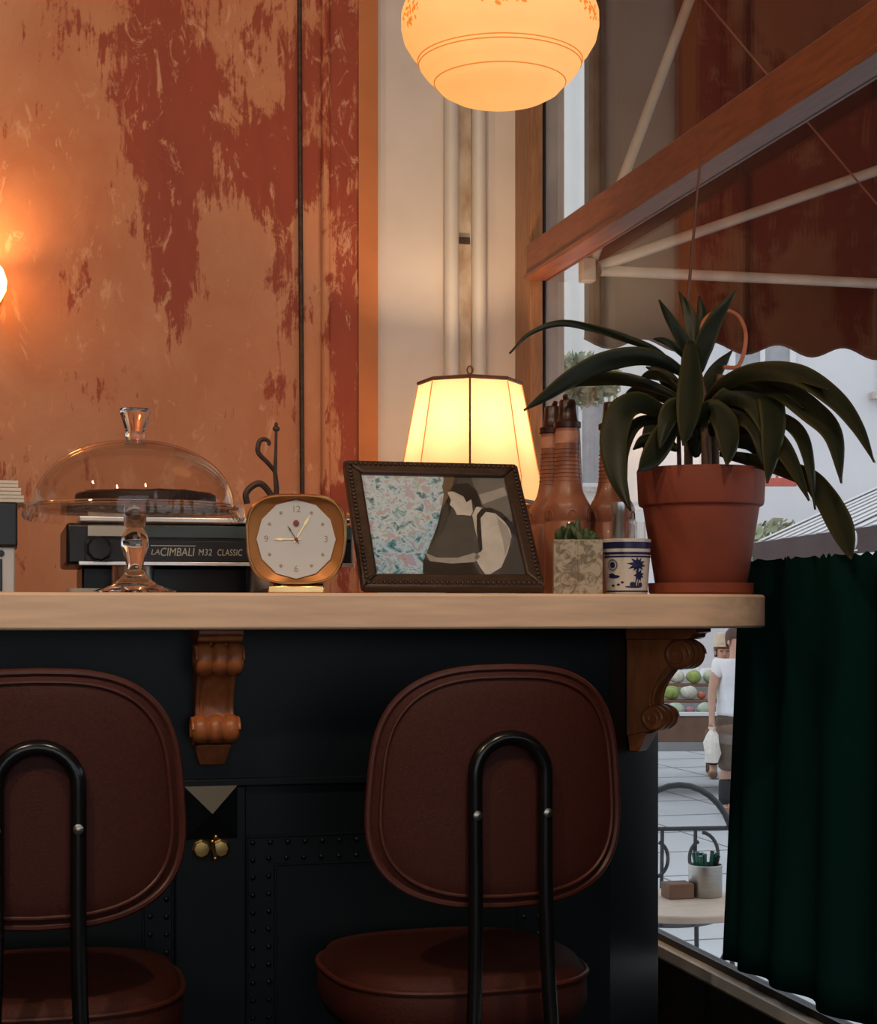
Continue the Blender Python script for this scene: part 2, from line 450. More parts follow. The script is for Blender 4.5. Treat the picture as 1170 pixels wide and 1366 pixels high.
# ------------------------------------------------------------------ mesh building
class MB:
    def __init__(s):
        s.v, s.f, s.M = [], [], Matrix.Identity(4)

    def pt(s, p):
        s.v.append(tuple(s.M @ Vector(p)))
        return len(s.v) - 1

    def poly(s, pts):
        s.f.append([s.pt(p) for p in pts])
        return s

    def box(s, a, b):
        x0, y0, z0 = a
        x1, y1, z1 = b
        i = [s.pt(p) for p in ((x0, y0, z0), (x1, y0, z0), (x1, y1, z0), (x0, y1, z0), (x0, y0, z1), (x1, y0, z1), (x1, y1, z1), (x0, y1, z1))]
        for q in ((0, 3, 2, 1), (4, 5, 6, 7), (0, 1, 5, 4), (1, 2, 6, 5), (2, 3, 7, 6), (3, 0, 4, 7)):
            s.f.append([i[k] for k in q])
        return s

    def lathe(s, prof, n=32, c=(0, 0, 0), fn=None, closed=False):
        rings = []
        for r, z in prof:
            if r < 1e-6 and not closed:
                rings.append([s.pt((c[0], c[1], c[2] + z))])
            else:
                rg = []
                for k in range(n):
                    a = 2 * PI * k / n
                    rr, zz = (r, z) if fn is None else fn(r, z, a)
                    rg.append(s.pt((c[0] + rr * math.cos(a), c[1] + rr * math.sin(a), c[2] + zz)))
                rings.append(rg)
        if closed:
            rings.append(rings[0])
        for A, B in zip(rings[:-1], rings[1:]):
            for k in range(n):
                k2 = (k + 1) % n
                if len(A) == 1 and len(B) == 1:
                    continue
                if len(A) == 1:
                    s.f.append([A[0], B[k], B[k2]])
                elif len(B) == 1:
                    s.f.append([A[k], A[k2], B[0]])
                else:
                    s.f.append([A[k], A[k2], B[k2], B[k]])
        return s

    def prism(s, out, z0, z1):
        n = len(out)
        lo = [s.pt((x, y, z0)) for x, y in out]
        hi = [s.pt((x, y, z1)) for x, y in out]
        s.f.append(lo[::-1])
        s.f.append(hi)
        for k in range(n):
            s.f.append([lo[k], lo[(k + 1) % n], hi[(k + 1) % n], hi[k]])
        return s

    def tube(s, pts, r, n=10, closed=False):
        pts = [Vector(p) for p in pts]
        m = len(pts)
        rs = r if isinstance(r, (list, tuple)) else [r] * m
        rings = []
        up = None
        for i in range(m):
            if closed:
                t = pts[(i + 1) % m] - pts[i - 1]
            else:
                t = pts[min(i + 1, m - 1)] - pts[max(i - 1, 0)]
            t.normalize()
            if up is None:
                up = Vector((0, 0, 1)) if abs(t.z) < 0.9 else Vector((1, 0, 0))
            up = (up - t * up.dot(t)).normalized()
            sd = t.cross(up)
            rings.append([s.pt(pts[i] + (up * math.cos(2 * PI * k / n) + sd * math.sin(2 * PI * k / n)) * rs[i]) for k in range(n)])
        pairs = list(zip(rings[:-1], rings[1:]))
        if closed:
            pairs.append((rings[-1], rings[0]))
        for A, B in pairs:
            for k in range(n):
                s.f.append([A[k], A[(k + 1) % n], B[(k + 1) % n], B[k]])
        if not closed:
            s.f.append(rings[0][::-1])
            s.f.append(rings[-1])
        return s

    def ball(s, c, r, nu=14, nv=8):
        if not isinstance(r, (tuple, list)):
            r = (r, r, r)
        rings = []
        for j in range(nv + 1):
            b = -PI / 2 + PI * j / nv
            if j in (0, nv):
                rings.append([s.pt((c[0], c[1], c[2] + r[2] * math.sin(b)))])
            else:
                rings.append([s.pt((c[0] + r[0] * math.cos(b) * math.cos(2 * PI * k / nu), c[1] + r[1] * math.cos(b) * math.sin(2 * PI * k / nu), c[2] + r[2] * math.sin(b))) for k in range(nu)])
        for A, B in zip(rings[:-1], rings[1:]):
            for k in range(nu):
                k2 = (k + 1) % nu
                if len(A) == 1:
                    s.f.append([A[0], B[k2], B[k]][::-1])
                elif len(B) == 1:
                    s.f.append([A[k], A[k2], B[0]])
                else:
                    s.f.append([A[k], A[k2], B[k2], B[k]])
        return s

    def build(s, name, mat, parent=None, smooth=38, bevel=0.0, loc=None, normals=True):
        me = bpy.data.meshes.new(name)
        me.from_pydata(s.v, [], s.f)
        if normals:
            bm = bmesh.new()
            bm.from_mesh(me)
            bmesh.ops.recalc_face_normals(bm, faces=bm.faces)
            bm.to_mesh(me)
            bm.free()
        if smooth:
            me.shade_smooth()
            me.set_sharp_from_angle(angle=math.radians(smooth))
        me.materials.append(mat if not isinstance(mat, str) else M[mat])
        o = bpy.data.objects.new(name, me)
        C.objects.link(o)
        if parent:
            o.parent = parent
        if loc:
            o.location = loc
        if bevel:
            md = o.modifiers.new('bevel', 'BEVEL')
            md.width = bevel
            md.segments = 2
            md.limit_method = 'ANGLE'
        return o


def tag(o, label=None, cat=None, group=None, kind=None):
    if label:
        o['label'] = label
    if cat:
        o['category'] = cat
    if group:
        o['group'] = group
    if kind:
        o['kind'] = kind
    return o


def thing(name, label, cat, loc=(0, 0, 0), rz=0.0, group=None, kind=None):
    o = bpy.data.objects.new(name, None)
    o.empty_display_size = 0.05
    C.objects.link(o)
    o.location = loc
    o.rotation_euler = (0, 0, rz)
    return tag(o, label, cat, group, kind)


def copy_tree(o, parent=None):
    c = o.copy()
    C.objects.link(c)
    c.parent = parent
    for ch in list(o.children):
        copy_tree(ch, c)
    return c


def struct(name, mb, mat, label, **kw):
    return tag(mb.build(name, mat, **kw), label, 'structure', kind='structure')


def box(a, b):
    return MB().box(a, b)


def text_part(s, size, mat, parent, name, loc, rot=(PI / 2, 0, 0), depth=0.0006, align='LEFT', shear=0.0, spacing=1.0, sx=1.0):
    cu = bpy.data.curves.new(name, 'FONT')
    cu.body = s
    cu.size = size
    cu.extrude = depth
    cu.align_x = align
    cu.align_y = 'CENTER'
    cu.shear = shear
    cu.space_character = spacing
    t = bpy.data.objects.new(name, cu)
    C.objects.link(t)
    me = bpy.data.meshes.new_from_object(t)
    bpy.data.objects.remove(t, do_unlink=True)
    me.materials.clear()
    me.materials.append(M[mat])
    o = bpy.data.objects.new(name, me)
    C.objects.link(o)
    o.parent = parent
    o.location = loc
    o.rotation_euler = rot
    o.scale = (sx, 1, 1)
    return o


def spline(P, n=8):
    P = [Vector(p) for p in P]
    Q = [P[0] * 2 - P[1]] + P + [P[-1] * 2 - P[-2]]
    out = []
    for i in range(1, len(Q) - 2):
        a, b, c, d = Q[i - 1:i + 3]
        for k in range(n):
            t = k / n
            out.append(0.5 * ((2 * b) + (c - a) * t + (2 * a - 5 * b + 4 * c - d) * t * t + (3 * b - a - 3 * c + d) * t ** 3))
    out.append(P[-1])
    return out


def point_light(name, parent, loc, watts, col, radius):
    li = bpy.data.lights.new(name, 'POINT')
    li.energy = watts
    li.color = col
    li.shadow_soft_size = radius
    o = bpy.data.objects.new(name, li)
    C.objects.link(o)
    o.parent = parent
    o.location = loc
    return o


# ------------------------------------------------------------------ the room
YW = 4.03          # back wall
XI = 1.25          # inner face of the window wall
XG = 1.287         # glass
CEIL = 3.1
struct('floor', box((-3.2, -2.6, -0.1), (1.37, 4.2, 0)), 'floor', 'dark oak floor of the bar room')
struct('ceiling', box((-3.2, -2.6, CEIL), (1.45, 4.2, CEIL + 0.1)), 'ceiling', 'cream ceiling of the bar room')
struct('wall_left', box((-3.3, -2.6, 0), (-3.2, 4.2, CEIL)), 'room_wall', 'ochre side wall of the bar room')
wx = lambda px: onY(px, 800, YW).x
X_OR, X_ST, X_GR = wx(503.5), wx(478), wx(434)
# back wall, orange part with its painted strip and mouldings
struct('wall_back', box((-3.2, YW, 0), (X_OR, YW + 0.12, CEIL)), 'orange', 'distressed orange and red plaster wall behind the bar')
struct('trim_1', box((X_ST, YW - 0.006, 0), (X_OR, YW - 0.0005, CEIL)), 'orange_plain', 'smooth orange painted strip beside the white plaster')
mb = MB().tube([(X_GR, YW - 0.001, 0.0), (X_GR, YW - 0.001, CEIL)], 0.012, 12)
struct('trim_2', mb, 'orange', 'rounded red moulding running up the orange wall')
c = wx(401)
mb = MB()
pts = [(c + 0.004 * math.sin(z * 1.7), YW - 0.007, z) for z in [0.92 + 0.109 * k for k in range(21)]]
tag(MB().tube(pts, 0.0058, 10).build('wall_cable', 'iron'), 'dark cable running straight up the orange wall', 'cable')
# white part, behind the lamp
struct('wall_corner', box((X_OR, YW + 0.02, 0), (XI + 0.12, YW + 0.14, CEIL)), 'white_wall', 'aged white plaster wall behind the glowing table lamp')
x1, x2, x3, x4 = wx(593), wx(612), wx(630), wx(649)
struct('trim_3', box((x2, YW + 0.012, 0), (x3, YW + 0.0195, CEIL)), 'crack', 'cracked tan strip between the two white wall pipes')
for i, (a, b, lab) in enumerate(((x1, x2, 'white painted wall pipe beside the orange strip'), (x3, x4, 'white painted wall pipe beside the window post'))):
    tag(MB().tube([((a + b) / 2, YW + 0.002, 0.0), ((a + b) / 2, YW + 0.002, CEIL)], (b - a) / 2, 20).build('wall_pipe', 'white_pipe'), lab, 'pipe')
mb = MB()
p = onY(621, 320, YW)
mb.box((p.x - 0.014, YW + 0.004, p.z - 0.008), (p.x + 0.013, YW + 0.0118, p.z + 0.008))
tag(mb.build('wall_bracket', 'iron'), 'small rusty bracket on the cracked strip between the wall pipes', 'bracket')

# window wall: plinth, sill, far jamb, transom, glass
SILL = 0.398
struct('wall_right', box((XI, -2.6, -0.5), (XG + 0.012, 4.2, SILL - 0.02)), 'dark_wall', 'dark wainscot below the street window')
struct('trim_4', box((XI + 0.006, -2.6, SILL - 0.02), (XG + 0.008, 3.93, SILL)), 'sill', 'pale window sill edge above the dark wainscot')
struct('trim_5', box((XG - 0.008, -2.6, SILL), (XG + 0.012, 3.93, SILL + 0.014)), 'black_rail', 'black bottom rail of the street window')
struct('wall_right_head', box((XI, -2.6, 2.86), (XI + 0.12, 4.2, CEIL)), 'white_wall', 'plaster band above the street window')
YJ = onX(707, 800, XI).y
tag(box((XI, YJ, SILL), (XI + 0.034, 4.05, 2.86)).build('trim_6', 'wood_post', bevel=0.003), 'varnished wooden window post beside the white plaster', 'structure', kind='structure')
struct('trim_7', box((XI + 0.034, YJ + 0.01, SILL), (XG + 0.008, YJ + 0.05, 2.86)), 'black_rail', 'black glazing strip along the window post')
struct('wall_jamb', box((XG + 0.009, YJ + 0.015, -0.5), (XG + 0.058, 4.2, 3.2)), 'jamb', 'grey outer jamb of the street window')
zt1, zt0 = onX(740, 300, 1.24).z, onX(740, 349, 1.24).z
tr = thing('trim_8', 'brown wooden transom beam crossing the street window', 'structure', (0, 0, 0), kind='structure')
box((1.24, -2.6, zt0), (1.30, YJ, zt1)).build('beam', 'wood_frame', tr, bevel=0.003)
box((1.232, -2.6, zt0 - 0.002), (1.275, YJ - 0.004, zt0 + 0.010)).build('lip', 'wood_frame', tr, bevel=0.002)
for i, (za, zb) in enumerate(((SILL + 0.014, zt0), (zt1, 2.86))):
    o = box((XG, -1.2, za), (XG + 0.006, YJ + 0.01, zb)).build('window_%d' % (i + 1), 'glass', smooth=0)
    tag(o, ('large street window pane below the brown transom', 'upper street window pane above the brown transom')[i], 'structure', kind='structure')
tag(box((XI, -1.28, SILL), (XI + 0.06, -1.2, 2.86)).build('trim_9', 'wood_post'), 'second wooden post of the street window', 'structure', kind='structure')
struct('wall_right_rear', box((XI, -2.6, SILL), (XI + 0.12, -1.28, 2.86)), 'room_wall', 'ochre wall beyond the street window')
# street-side entrance wall behind the viewer, with a big window added for daylight
struct('wall_front', box((-3.2, -2.7, 0), (-2.0, -2.6, CEIL)), 'room_wall', 'ochre wall beside the added entrance window')
struct('wall_front_low', box((-2.0, -2.7, 0), (1.25, -2.6, 0.6)), 'room_wall', 'ochre wall below the added entrance window')
struct('wall_front_head', box((-2.0, -2.7, 2.7), (1.25, -2.6, CEIL)), 'room_wall', 'ochre wall above the added entrance window')
tag(box((-2.0, -2.66, 0.6), (1.25, -2.654, 2.7)).build('window_3', 'glass', smooth=0), 'wide entrance window added behind the viewer to light the bar', 'structure', kind='structure')
for k, x in enumerate((-2.0, -0.4, 1.2)):
    tag(box((x, -2.69, 0.6), (x + 0.06, -2.61, 2.7)).build('trim_%d' % (10 + k), 'wood_post'), 'wooden mullion of the added entrance window', 'structure', 'added entrance window mullions', 'structure')

# ceiling spotlights added out of view over the guests' side to light the bar
for k, (x, y, tx, ty, tz, wts, lab) in enumerate(((-0.9, 0.3, 0.1, 3.0, 1.3, 66, 'added white ceiling spotlight aimed at the cake stand'), (0.52, 0.42, 0.6, 3.4, 1.5, 60, 'added white ceiling spotlight that puts the glint on the bar facet'), (-1.6, 1.5, 0.1, 3.8, 2.0, 46, 'added white ceiling spotlight beside the ochre side wall'))):
    sp = thing('added_spotlight', lab, 'spotlight', (x, y, CEIL), group='added ceiling spotlights')
    MB().lathe([(0, 0), (0.05, 0), (0.05, -0.012), (0.012, -0.012), (0.012, -0.09), (0, -0.09)], 20).build('mount', 'can', sp)
    d = (Vector((tx, ty, tz)) - Vector((x, y, CEIL - 0.14))).normalized()
    q = d.to_track_quat('-Z', 'Y')
    mb = MB()
    mb.lathe([(0.02, 0.07), (0.045, 0.06), (0.05, -0.07), (0.046, -0.07), (0.04, 0.05), (0.0, 0.055)], 24)
    cn = mb.build('can', 'can', sp)
    cn.location = (0, 0, -0.14)
    cn.rotation_mode = 'QUATERNION'
    cn.rotation_quaternion = q
    li = bpy.data.lights.new('added_spot', 'SPOT')
    li.energy = wts
    li.color = (1.0, 0.74, 0.50)
    li.spot_size = math.radians(95)
    li.spot_blend = 0.8
    li.shadow_soft_size = 0.05
    lo = bpy.data.objects.new('added_spot', li)
    C.objects.link(lo)
    lo.parent = sp
    lo.location = Vector((0, 0, -0.14)) + d * 0.09
    lo.rotation_mode = 'QUATERNION'
    lo.rotation_quaternion = q

# ------------------------------------------------------------------ bar counter
YF, CT, CB = 2.30, 1.0955, 1.0437
r, cx = 0.2, 0.981
out = [(-1.6, YF)] + [(cx + r * math.sin(a), YF + r - r * math.cos(a)) for a in [PI / 2 * k / 14 for k in range(15)]] + [(cx + r, 2.66), (cx + r - 0.06, 2.72), (-1.6, 2.72)]
tag(MB().prism(out, CB, CT).build('bar_counter', 'counter', bevel=0.004), 'thick pale maple counter top with a rounded end', 'counter')

# bar base with panels, pilasters, rail, studs, pyramid blocks, latches
YB = 2.46
bar = thing('bar_cabinet', 'glossy navy panelled bar front under the maple counter', 'bar', (0, 0, 0))
ch0, ch1 = (0.915, YB), (1.055, 2.60)
MB().prism([(-1.6, YB), ch0, ch1, (1.055, 2.72), (-1.6, 2.72)], 0, CB).build('body', 'bar', bar)
zr = 0.821
mb = MB().box((-1.6, YB - 0.014, zr - 0.012), (ch0[0], YB, zr))
mb.build('rail', 'bar', bar, bevel=0.002)
MB().box((-1.6, YB - 0.02, 0.0), (ch0[0], YB, 0.12)).build('plinth', 'bar', bar, bevel=0.003)
pil = [0.285, 0.862, -0.30]
PW = 0.052
for x in pil:
    box((x - PW, YB - 0.012, 0.12), (x + PW, YB, zr - 0.012)).build('stile', 'bar', bar, bevel=0.002)
    mb = MB()
    h = 0.039
    z0 = 0.772
    q = [mb.pt(p) for p in ((x - h, YB - 0.014, z0 - h), (x + h, YB - 0.014, z0 - h), (x + h, YB - 0.014, z0 + h), (x - h, YB - 0.014, z0 + h), (x, YB - 0.034, z0),
                            (x - h, YB - 0.012, z0 - h), (x + h, YB - 0.012, z0 - h), (x + h, YB - 0.012, z0 + h), (x - h, YB - 0.012, z0 + h))]
    for a, b in ((0, 1), (1, 2), (2, 3), (3, 0)):
        mb.f.append([q[a], q[b], q[4]])
        mb.f.append([q[a], q[b], q[b + 5], q[a + 5]])
    mb.f.append(q[5:9])
    mb.build('pyramid_block', 'bar', bar, smooth=0)
# brass latches
for x, z in ((0.285, 0.718), (0.875, 0.728)):
    lt = MB()
    y = YB - 0.012
    for sx in (-1, 1):
        lt.M = Matrix.Translation((x + sx * 0.014, y, z)) @ Matrix.Rotation(PI / 2, 4, 'X')
        lt.lathe([(0, 0), (0.0145, 0), (0.0145, 0.004), (0.011, 0.007), (0, 0.008)], 8)
    lt.M = Matrix.Identity(4)
    lp = lt.build('latch_plate', 'brass', bar, smooth=25)
    kb = MB()
    for dx, dz in ((0.001, 0.012), (0.006, 0.019), (0.005, -0.013)):
        kb.ball((x + dx, y - 0.012, z + dz), 0.0038)
    kb.tube([(x + 0.001, y - 0.012, z + 0.012), (x + 0.005, y - 0.012, z - 0.013)], 0.003, 8)
    k = kb.build('latch_pin', 'brass', lp)
# recessed panels with a double row of studs (too small to pick apart one by one)
edges = [(-0.30 + PW, 0.285 - PW), (0.285 + PW, 0.862 - PW)]
for i, (a, b) in enumerate(edges):
    zt, zb = 0.735, 0.16
    fr = MB()
    for k, ins in enumerate((0.012, 0.036)):
        A, B, T, Z = a + ins, b - ins, zt - ins, zb + ins
        n = int((B - A) / 0.026)
        for j in range(n + 1):
            fr.ball((A + (B - A) * j / n, YB - 0.001, T), 0.0042, 8, 6)
            fr.ball((A + (B - A) * j / n, YB - 0.001, Z), 0.0042, 8, 6)
        n = int((T - Z) / 0.026)
        for j in range(1, n):
            fr.ball((A, YB - 0.001, Z + (T - Z) * j / n), 0.0042, 8, 6)
            fr.ball((B, YB - 0.001, Z + (T - Z) * j / n), 0.0042, 8, 6)
    tag(fr.build('stud_trim', 'bar', bar), kind='stuff')
    fr = MB()
    for ins in (0.003, 0.046):
        A, B, T, Z = a + ins, b - ins, zt - ins, zb + ins
        for p, q in (((A, Z), (B, Z)), ((B, Z), (B, T)), ((B, T), (A, T)), ((A, T), (A, Z))):
            fr.tube([(p[0], YB, p[1]), (q[0], YB, q[1])], 0.0022, 6)
    fr.build('panel_bead', 'bar', bar)


# carved corbels
def corbel(label, x, y, rz):
    t = thing('corbel', label, 'corbel', (x, y, 0), rz)      # local -Y is outwards
    w = 0.031
    z = CB

    def slab(poly, w0, name, mat='corbel', parent=t, bev=0.0015):
        m = MB()
        m.M = Matrix(((0, 0, 1, 0), (-1, 0, 0, 0), (0, 1, 0, z), (0, 0, 0, 1)))   # (o, h, across)
        m.prism(poly, -w0, w0)
        return m.build(name, mat, parent, bevel=bev)
    slab([(0.0, 0), (0.122, 0), (0.122, -0.007), (0.114, -0.010), (0.112, -0.016), (0.104, -0.019), (0, -0.019)], w + 0.001, 'cap')
    up, lo = (0.090, -0.043), (0.046, -0.146)
    body = [(0, -0.019), (0.085, -0.019), (0.086, -0.058)]
    for k in range(9):
        f = k / 8
        body.append((0.072 - 0.046 * math.sin(PI * 0.5 * f) + 0.022 * f * f, -0.062 - 0.078 * f))
    body += [(0.042, -0.166), (0, -0.176)]
    slab(body, w - 0.003, 'body')
    for nm, (o, h), rr in (('upper_scroll', up, 0.0245), ('lower_scroll', lo, 0.0215)):
        m = MB()
        m.M = Matrix(((0, 0, 1, 0), (-1, 0, 0, -o), (0, 1, 0, z + h), (0, 0, 0, 1)))
        ww = w + 0.002
        prof = [(0, -ww)]
        for sgn in range(3):
            a0 = -ww + sgn * ww * 2 / 3
            for k in range(7):
                f = k / 6
                prof.append((rr - 0.0045 * (1 - math.sin(PI * f)) ** 1.5, a0 + ww * 2 / 3 * f))
        prof.append((0, ww))
        m.lathe(prof, 26)
        sc = m.build(nm, 'corbel', t, smooth=50)
        for side in (-1, 1):
            m = MB()
            pts = []
            for k in range(34):
                f = k / 33
                a = f * 2 * PI * 1.75
                q = (rr - 0.003) * (1 - f * 0.82)
                pts.append((side * (ww + 0.0005), -o - q * math.cos(a), z + h + q * math.sin(a)))
            m.tube(pts, [0.0026 - 0.0012 * k / 33 for k in range(34)], 6)
            m.build('spiral', 'corbel', sc)
    for s in (-1, 1):
        m = MB()
        pts = [(s * (w - 0.012), -(p[0] + 0.0005), z + p[1]) for p in body[2:11]]
        m.tube(pts, 0.0032, 6)
        m.build('flute', 'corbel', t)
    m = MB()
    zz = z - 0.170
    a = [m.pt(p) for p in ((-0.027, 0, zz), (0.027, 0, zz), (0.027, -0.034, zz), (-0.027, -0.034, zz), (-0.019, 0, zz - 0.032), (0.019, 0, zz - 0.032), (0.019, -0.016, zz - 0.032), (-0.019, -0.016, zz - 0.032))]
    for q in ((0, 1, 2, 3), (4, 5, 6, 7), (0, 1, 5, 4), (1, 2, 6, 5), (2, 3, 7, 6), (3, 0, 4, 7)):
        m.f.append([a[k] for k in q])
    m.build('drop', 'corbel', t, bevel=0.003)
    return t


corbel('orange oak scroll corbel above the pale triangular facet of the bar', 0.287, YB, 0)
cd = Vector((0.70, -0.714, 0))
corbel('dark oak scroll corbel on the rounded end of the bar', 0.5 * (ch0[0] + ch1[0]) - 0.003, 0.5 * (YB + ch1[1]) - 0.004, math.atan2(cd.x, -cd.y))

# low worktop behind the bar, with a rounded end, and the cabinet along the back wall
out = [(-1.6, 2.76)] + [(0.92 + 0.29 * math.sin(a), 3.05 - 0.29 * math.cos(a)) for a in [PI * k / 24 for k in range(25)]] + [(-1.6, 3.34)]
wt = thing('work_counter', 'low black work counter with white top behind the bar', 'counter', (0, 0, 0))
MB().prism(out, 0.805, 0.825).build('worktop', 'worktop', wt, bevel=0.003)
out2 = [(0.985 * x if x > 0 else x, 3.05 + (y - 3.05) * 0.985) for x, y in out]
MB().prism(out2, 0.69, 0.8045).build('apron', 'black_plastic', wt, bevel=0.006)
out3 = [(0.90 * x if x > 0 else x, 3.05 + (y - 3.05) * 0.9) for x, y in out]
MB().prism(out3, 0.0, 0.6895).build('body', 'black_plastic', wt, bevel=0.006)
bc = thing('back_cabinet', 'dark cabinet along the orange wall carrying the table lamp', 'cabinet', (0, 0, 0))
box((-1.6, 3.56, 0), (1.2, 4.0, 0.86)).build('body', 'bar', bc, bevel=0.003)
box((-1.6, 3.53, 0.86), (1.22, 4.005, 0.90)).build('top', 'frame_wood', bc, bevel=0.003)
for k in range(5):
    d = box((-1.55 + k * 0.55, 3.545, 0.06), (-1.55 + k * 0.55 + 0.52, 3.559, 0.82)).build('door', 'bar', bc, bevel=0.002)
    MB().ball((-1.55 + k * 0.55 + 0.47, 3.536, 0.5), 0.011).build('knob', 'brass', d)


# ------------------------------------------------------------------ bar stools
def make_stool():
    t = thing('bar_stool', '', 'stool', (0, 0, 0))
    # backrest: rounded shield, bowed away from the bar
    zc, b = 0.846, 0.141
    nA, nR = 64, 10

    def edge(a, s):
        ca, sa = math.cos(a), math.sin(a)
        e = 2 / 3.3
        x = abs(ca) ** e * (1 if ca > 0 else -1)
        z = abs(sa) ** e * (1 if sa > 0 else -1)
        wd = 0.170 - 0.011 * z
        zz = z * b
        if z < 0:
            zz -= 0.012 * (1 - x * x)
        else:
            zz += 0.010 * (1 - x * x)
        return x * wd * s, zz * s

    def bow(x):
        return 1.3 * x * x
    m = MB()
    sides = []
    for sd in (-1, 1):
        rings = []
        for j in range(nR + 1):
            s = j / nR
            rg = []
            for k in range(nA):
                x, z = edge(2 * PI * k / nA, max(s, 0.001))
                th = 0.019 * (1 - s ** 5) ** 0.5 if sd > 0 else 0.009 * (1 - s ** 6) ** 0.5
                rg.append(m.pt((x, -0.232 + bow(x) + sd * th, zc + z)))
            rings.append(rg)
        for A, B in zip(rings[:-1], rings[1:]):
            for k in range(nA):
                m.f.append([A[k], A[(k + 1) % nA], B[(k + 1) % nA], B[k]])
        sides.append(rings)
    bk = m.build('backrest', 'leather', t, smooth=60)
    for nm, s, rr, off in (('edge_piping', 1.0, 0.0052, 0.0), ('seam', 0.925, 0.0026, -0.0072)):
        pts = []
        for k in range(nA):
            x, z = edge(2 * PI * k / nA, s)
            pts.append((x, -0.232 + bow(x) + off, zc + z))
        MB().tube(pts, rr, 8, closed=True).build(nm, 'piping', bk)
    # bent tube carrying the back, running down into the rear legs
    hw = 0.0475
    pts = []
    for s in (-1, 1):
        leg = [(s * (hw + 0.06), -0.325, 0.012), (s * (hw + 0.02), -0.278, 0.35), (s * (hw + 0.004), -0.258, 0.56), (s * hw, -0.252, 0.70), (s * hw, -0.250, 0.80), (s * hw, -0.250, 0.862)]
        pts.append(spline(leg, 6))
    arch = [(-hw * math.cos(a), -0.250, 0.862 + hw * 0.98 * math.sin(a)) for a in [PI * k / 16 for k in range(1, 16)]]
    MB().tube(pts[0] + [Vector(p) for p in arch] + pts[1][::-1], 0.0098, 12).build('back_tube', 'black_metal', t)
    for s in (-1, 1):
        m = MB()
        m.M = Matrix.Translation((s * hw, -0.2595, 0.812)) @ Matrix.Rotation(PI / 2, 4, 'X')
        m.lathe([(0, 0), (0.0062, 0), (0.006, 0.0025), (0.003, 0.004), (0, 0.0042)], 16)
        m.build('screw', 'screw', t)
    # seat
    m = MB()
    prof = [(0, 0.5), (0.15, 0.5), (0.172, 0.508), (0.182, 0.53), (0.181, 0.568), (0.168, 0.588), (0.12, 0.598), (0, 0.602)]

    def sq(rad, z, a):
        k = 1 + 0.10 * math.sin(2 * a) ** 2
        return rad * k, z
    m.lathe(prof, 48, fn=sq)
    st = m.build('seat', 'leather', t, smooth=60)
    pts = [(0.181 * (1 + 0.10 * math.sin(4 * PI * k / 48) ** 2) * math.cos(2 * PI * k / 48), 0.181 * (1 + 0.10 * math.sin(4 * PI * k / 48) ** 2) * math.sin(2 * PI * k / 48), 0.57) for k in range(48)]
    MB().tube(pts, 0.004, 8, closed=True).build('edge_piping', 'piping', st)
    MB().lathe([(0, 0.48), (0.13, 0.48), (0.13, 0.4995), (0, 0.4995)], 24).build('seat_plate', 'black_metal', t)
    for s in (-1, 1):
        MB().tube(spline([(s * 0.09, 0.08, 0.479), (s * 0.11, 0.105, 0.35), (s * 0.135, 0.125, 0.012)], 6), 0.0098, 12).build('leg', 'black_metal', t)
        MB().tube([(s * 0.08, -0.08, 0.487), (s * 0.055, -0.258, 0.53)], 0.008, 10).build('brace', 'black_metal', t)
    pts = [(-0.122, 0.114, 0.22), (0.122, 0.114, 0.22), (0.086, -0.297, 0.22), (-0.086, -0.297, 0.22)]
    MB().tube(pts + [pts[0]], 0.007, 10).build('footrest', 'black_metal', t)
    return t


stool = make_stool()
stool['label'] = 'brown leather bar stool between the two corbels'
stool['group'] = 'leather bar stools along the bar'
stool.location = (0.602, 2.262, 0)
stool.rotation_euler = (0, 0, math.radians(3))
s2 = copy_tree(stool)
s2['label'] = 'brown leather bar stool in front of the cake stand and espresso machine'
s2.location = (0.042, 2.255, 0)
s2.rotation_euler = (0, 0, math.radians(-3))

# ------------------------------------------------------------------ espresso machine behind the counter
em = thing('espresso_machine', 'black espresso machine with chrome strips behind the cake stand', 'espresso machine', (0.33, 2.86, 0.825))
hw = 0.243
Zt = 1.229 - 0.825
Zc = 1.147 - 0.825
box((-hw, -0.055, Zc), (hw, 0.30, Zt - 0.012)).build('body', 'black_plastic', em, bevel=0.006)
box((-hw + 0.02, -0.062, Zt - 0.0115), (hw, 0.30, Zt)).build('cup_tray', 'chrome', em, bevel=0.003)
box((-hw + 0.035, -0.0605, Zt - 0.036), (hw - 0.005, -0.0552, Zt - 0.015)).build('display_panel', 'teal_panel', em, bevel=0.001)
box((-hw + 0.035, -0.0615, Zt - 0.034), (-hw + 0.10, -0.0606, Zt - 0.017)).build('badge', 'silver_panel', em)
fp = box((-hw + 0.03, -0.062, Zc + 0.006), (hw - 0.005, -0.0552, Zt - 0.041)).build('front_panel', 'black_plastic', em, bevel=0.001)
box((-hw + 0.02, -0.064, Zc - 0.001), (hw, -0.054, Zc + 0.0055)).build('chrome_strip', 'chrome', em, bevel=0.001)
zl = Zc + 0.0215
text_part('LA', 0.013, 'letter', fp, 'lettering', (-0.105, -0.0623, zl), shear=0.2, spacing=1.0)
text_part('CIMBALI', 0.0195, 'letter', fp, 'lettering', (-0.090, -0.0623, zl), shear=0.15, sx=0.80)
box((-0.105, -0.0626, zl + 0.0105), (-0.030, -0.0621, zl + 0.0118)).build('lettering_rule', 'letter', fp)
text_part('M32', 0.0155, 'letter', fp, 'lettering', (-0.026, -0.0623, zl), shear=0.15, spacing=1.1, sx=0.8)
text_part('CLASSIC', 0.0155, 'letter', fp, 'lettering', (0.006, -0.0623, zl), shear=0.15, spacing=1.1, sx=0.68)
m = MB()
m.M = Matrix.Translation((-0.19, -0.062, Zc + 0.026)) @ Matrix.Rotation(PI / 2, 4, 'X')
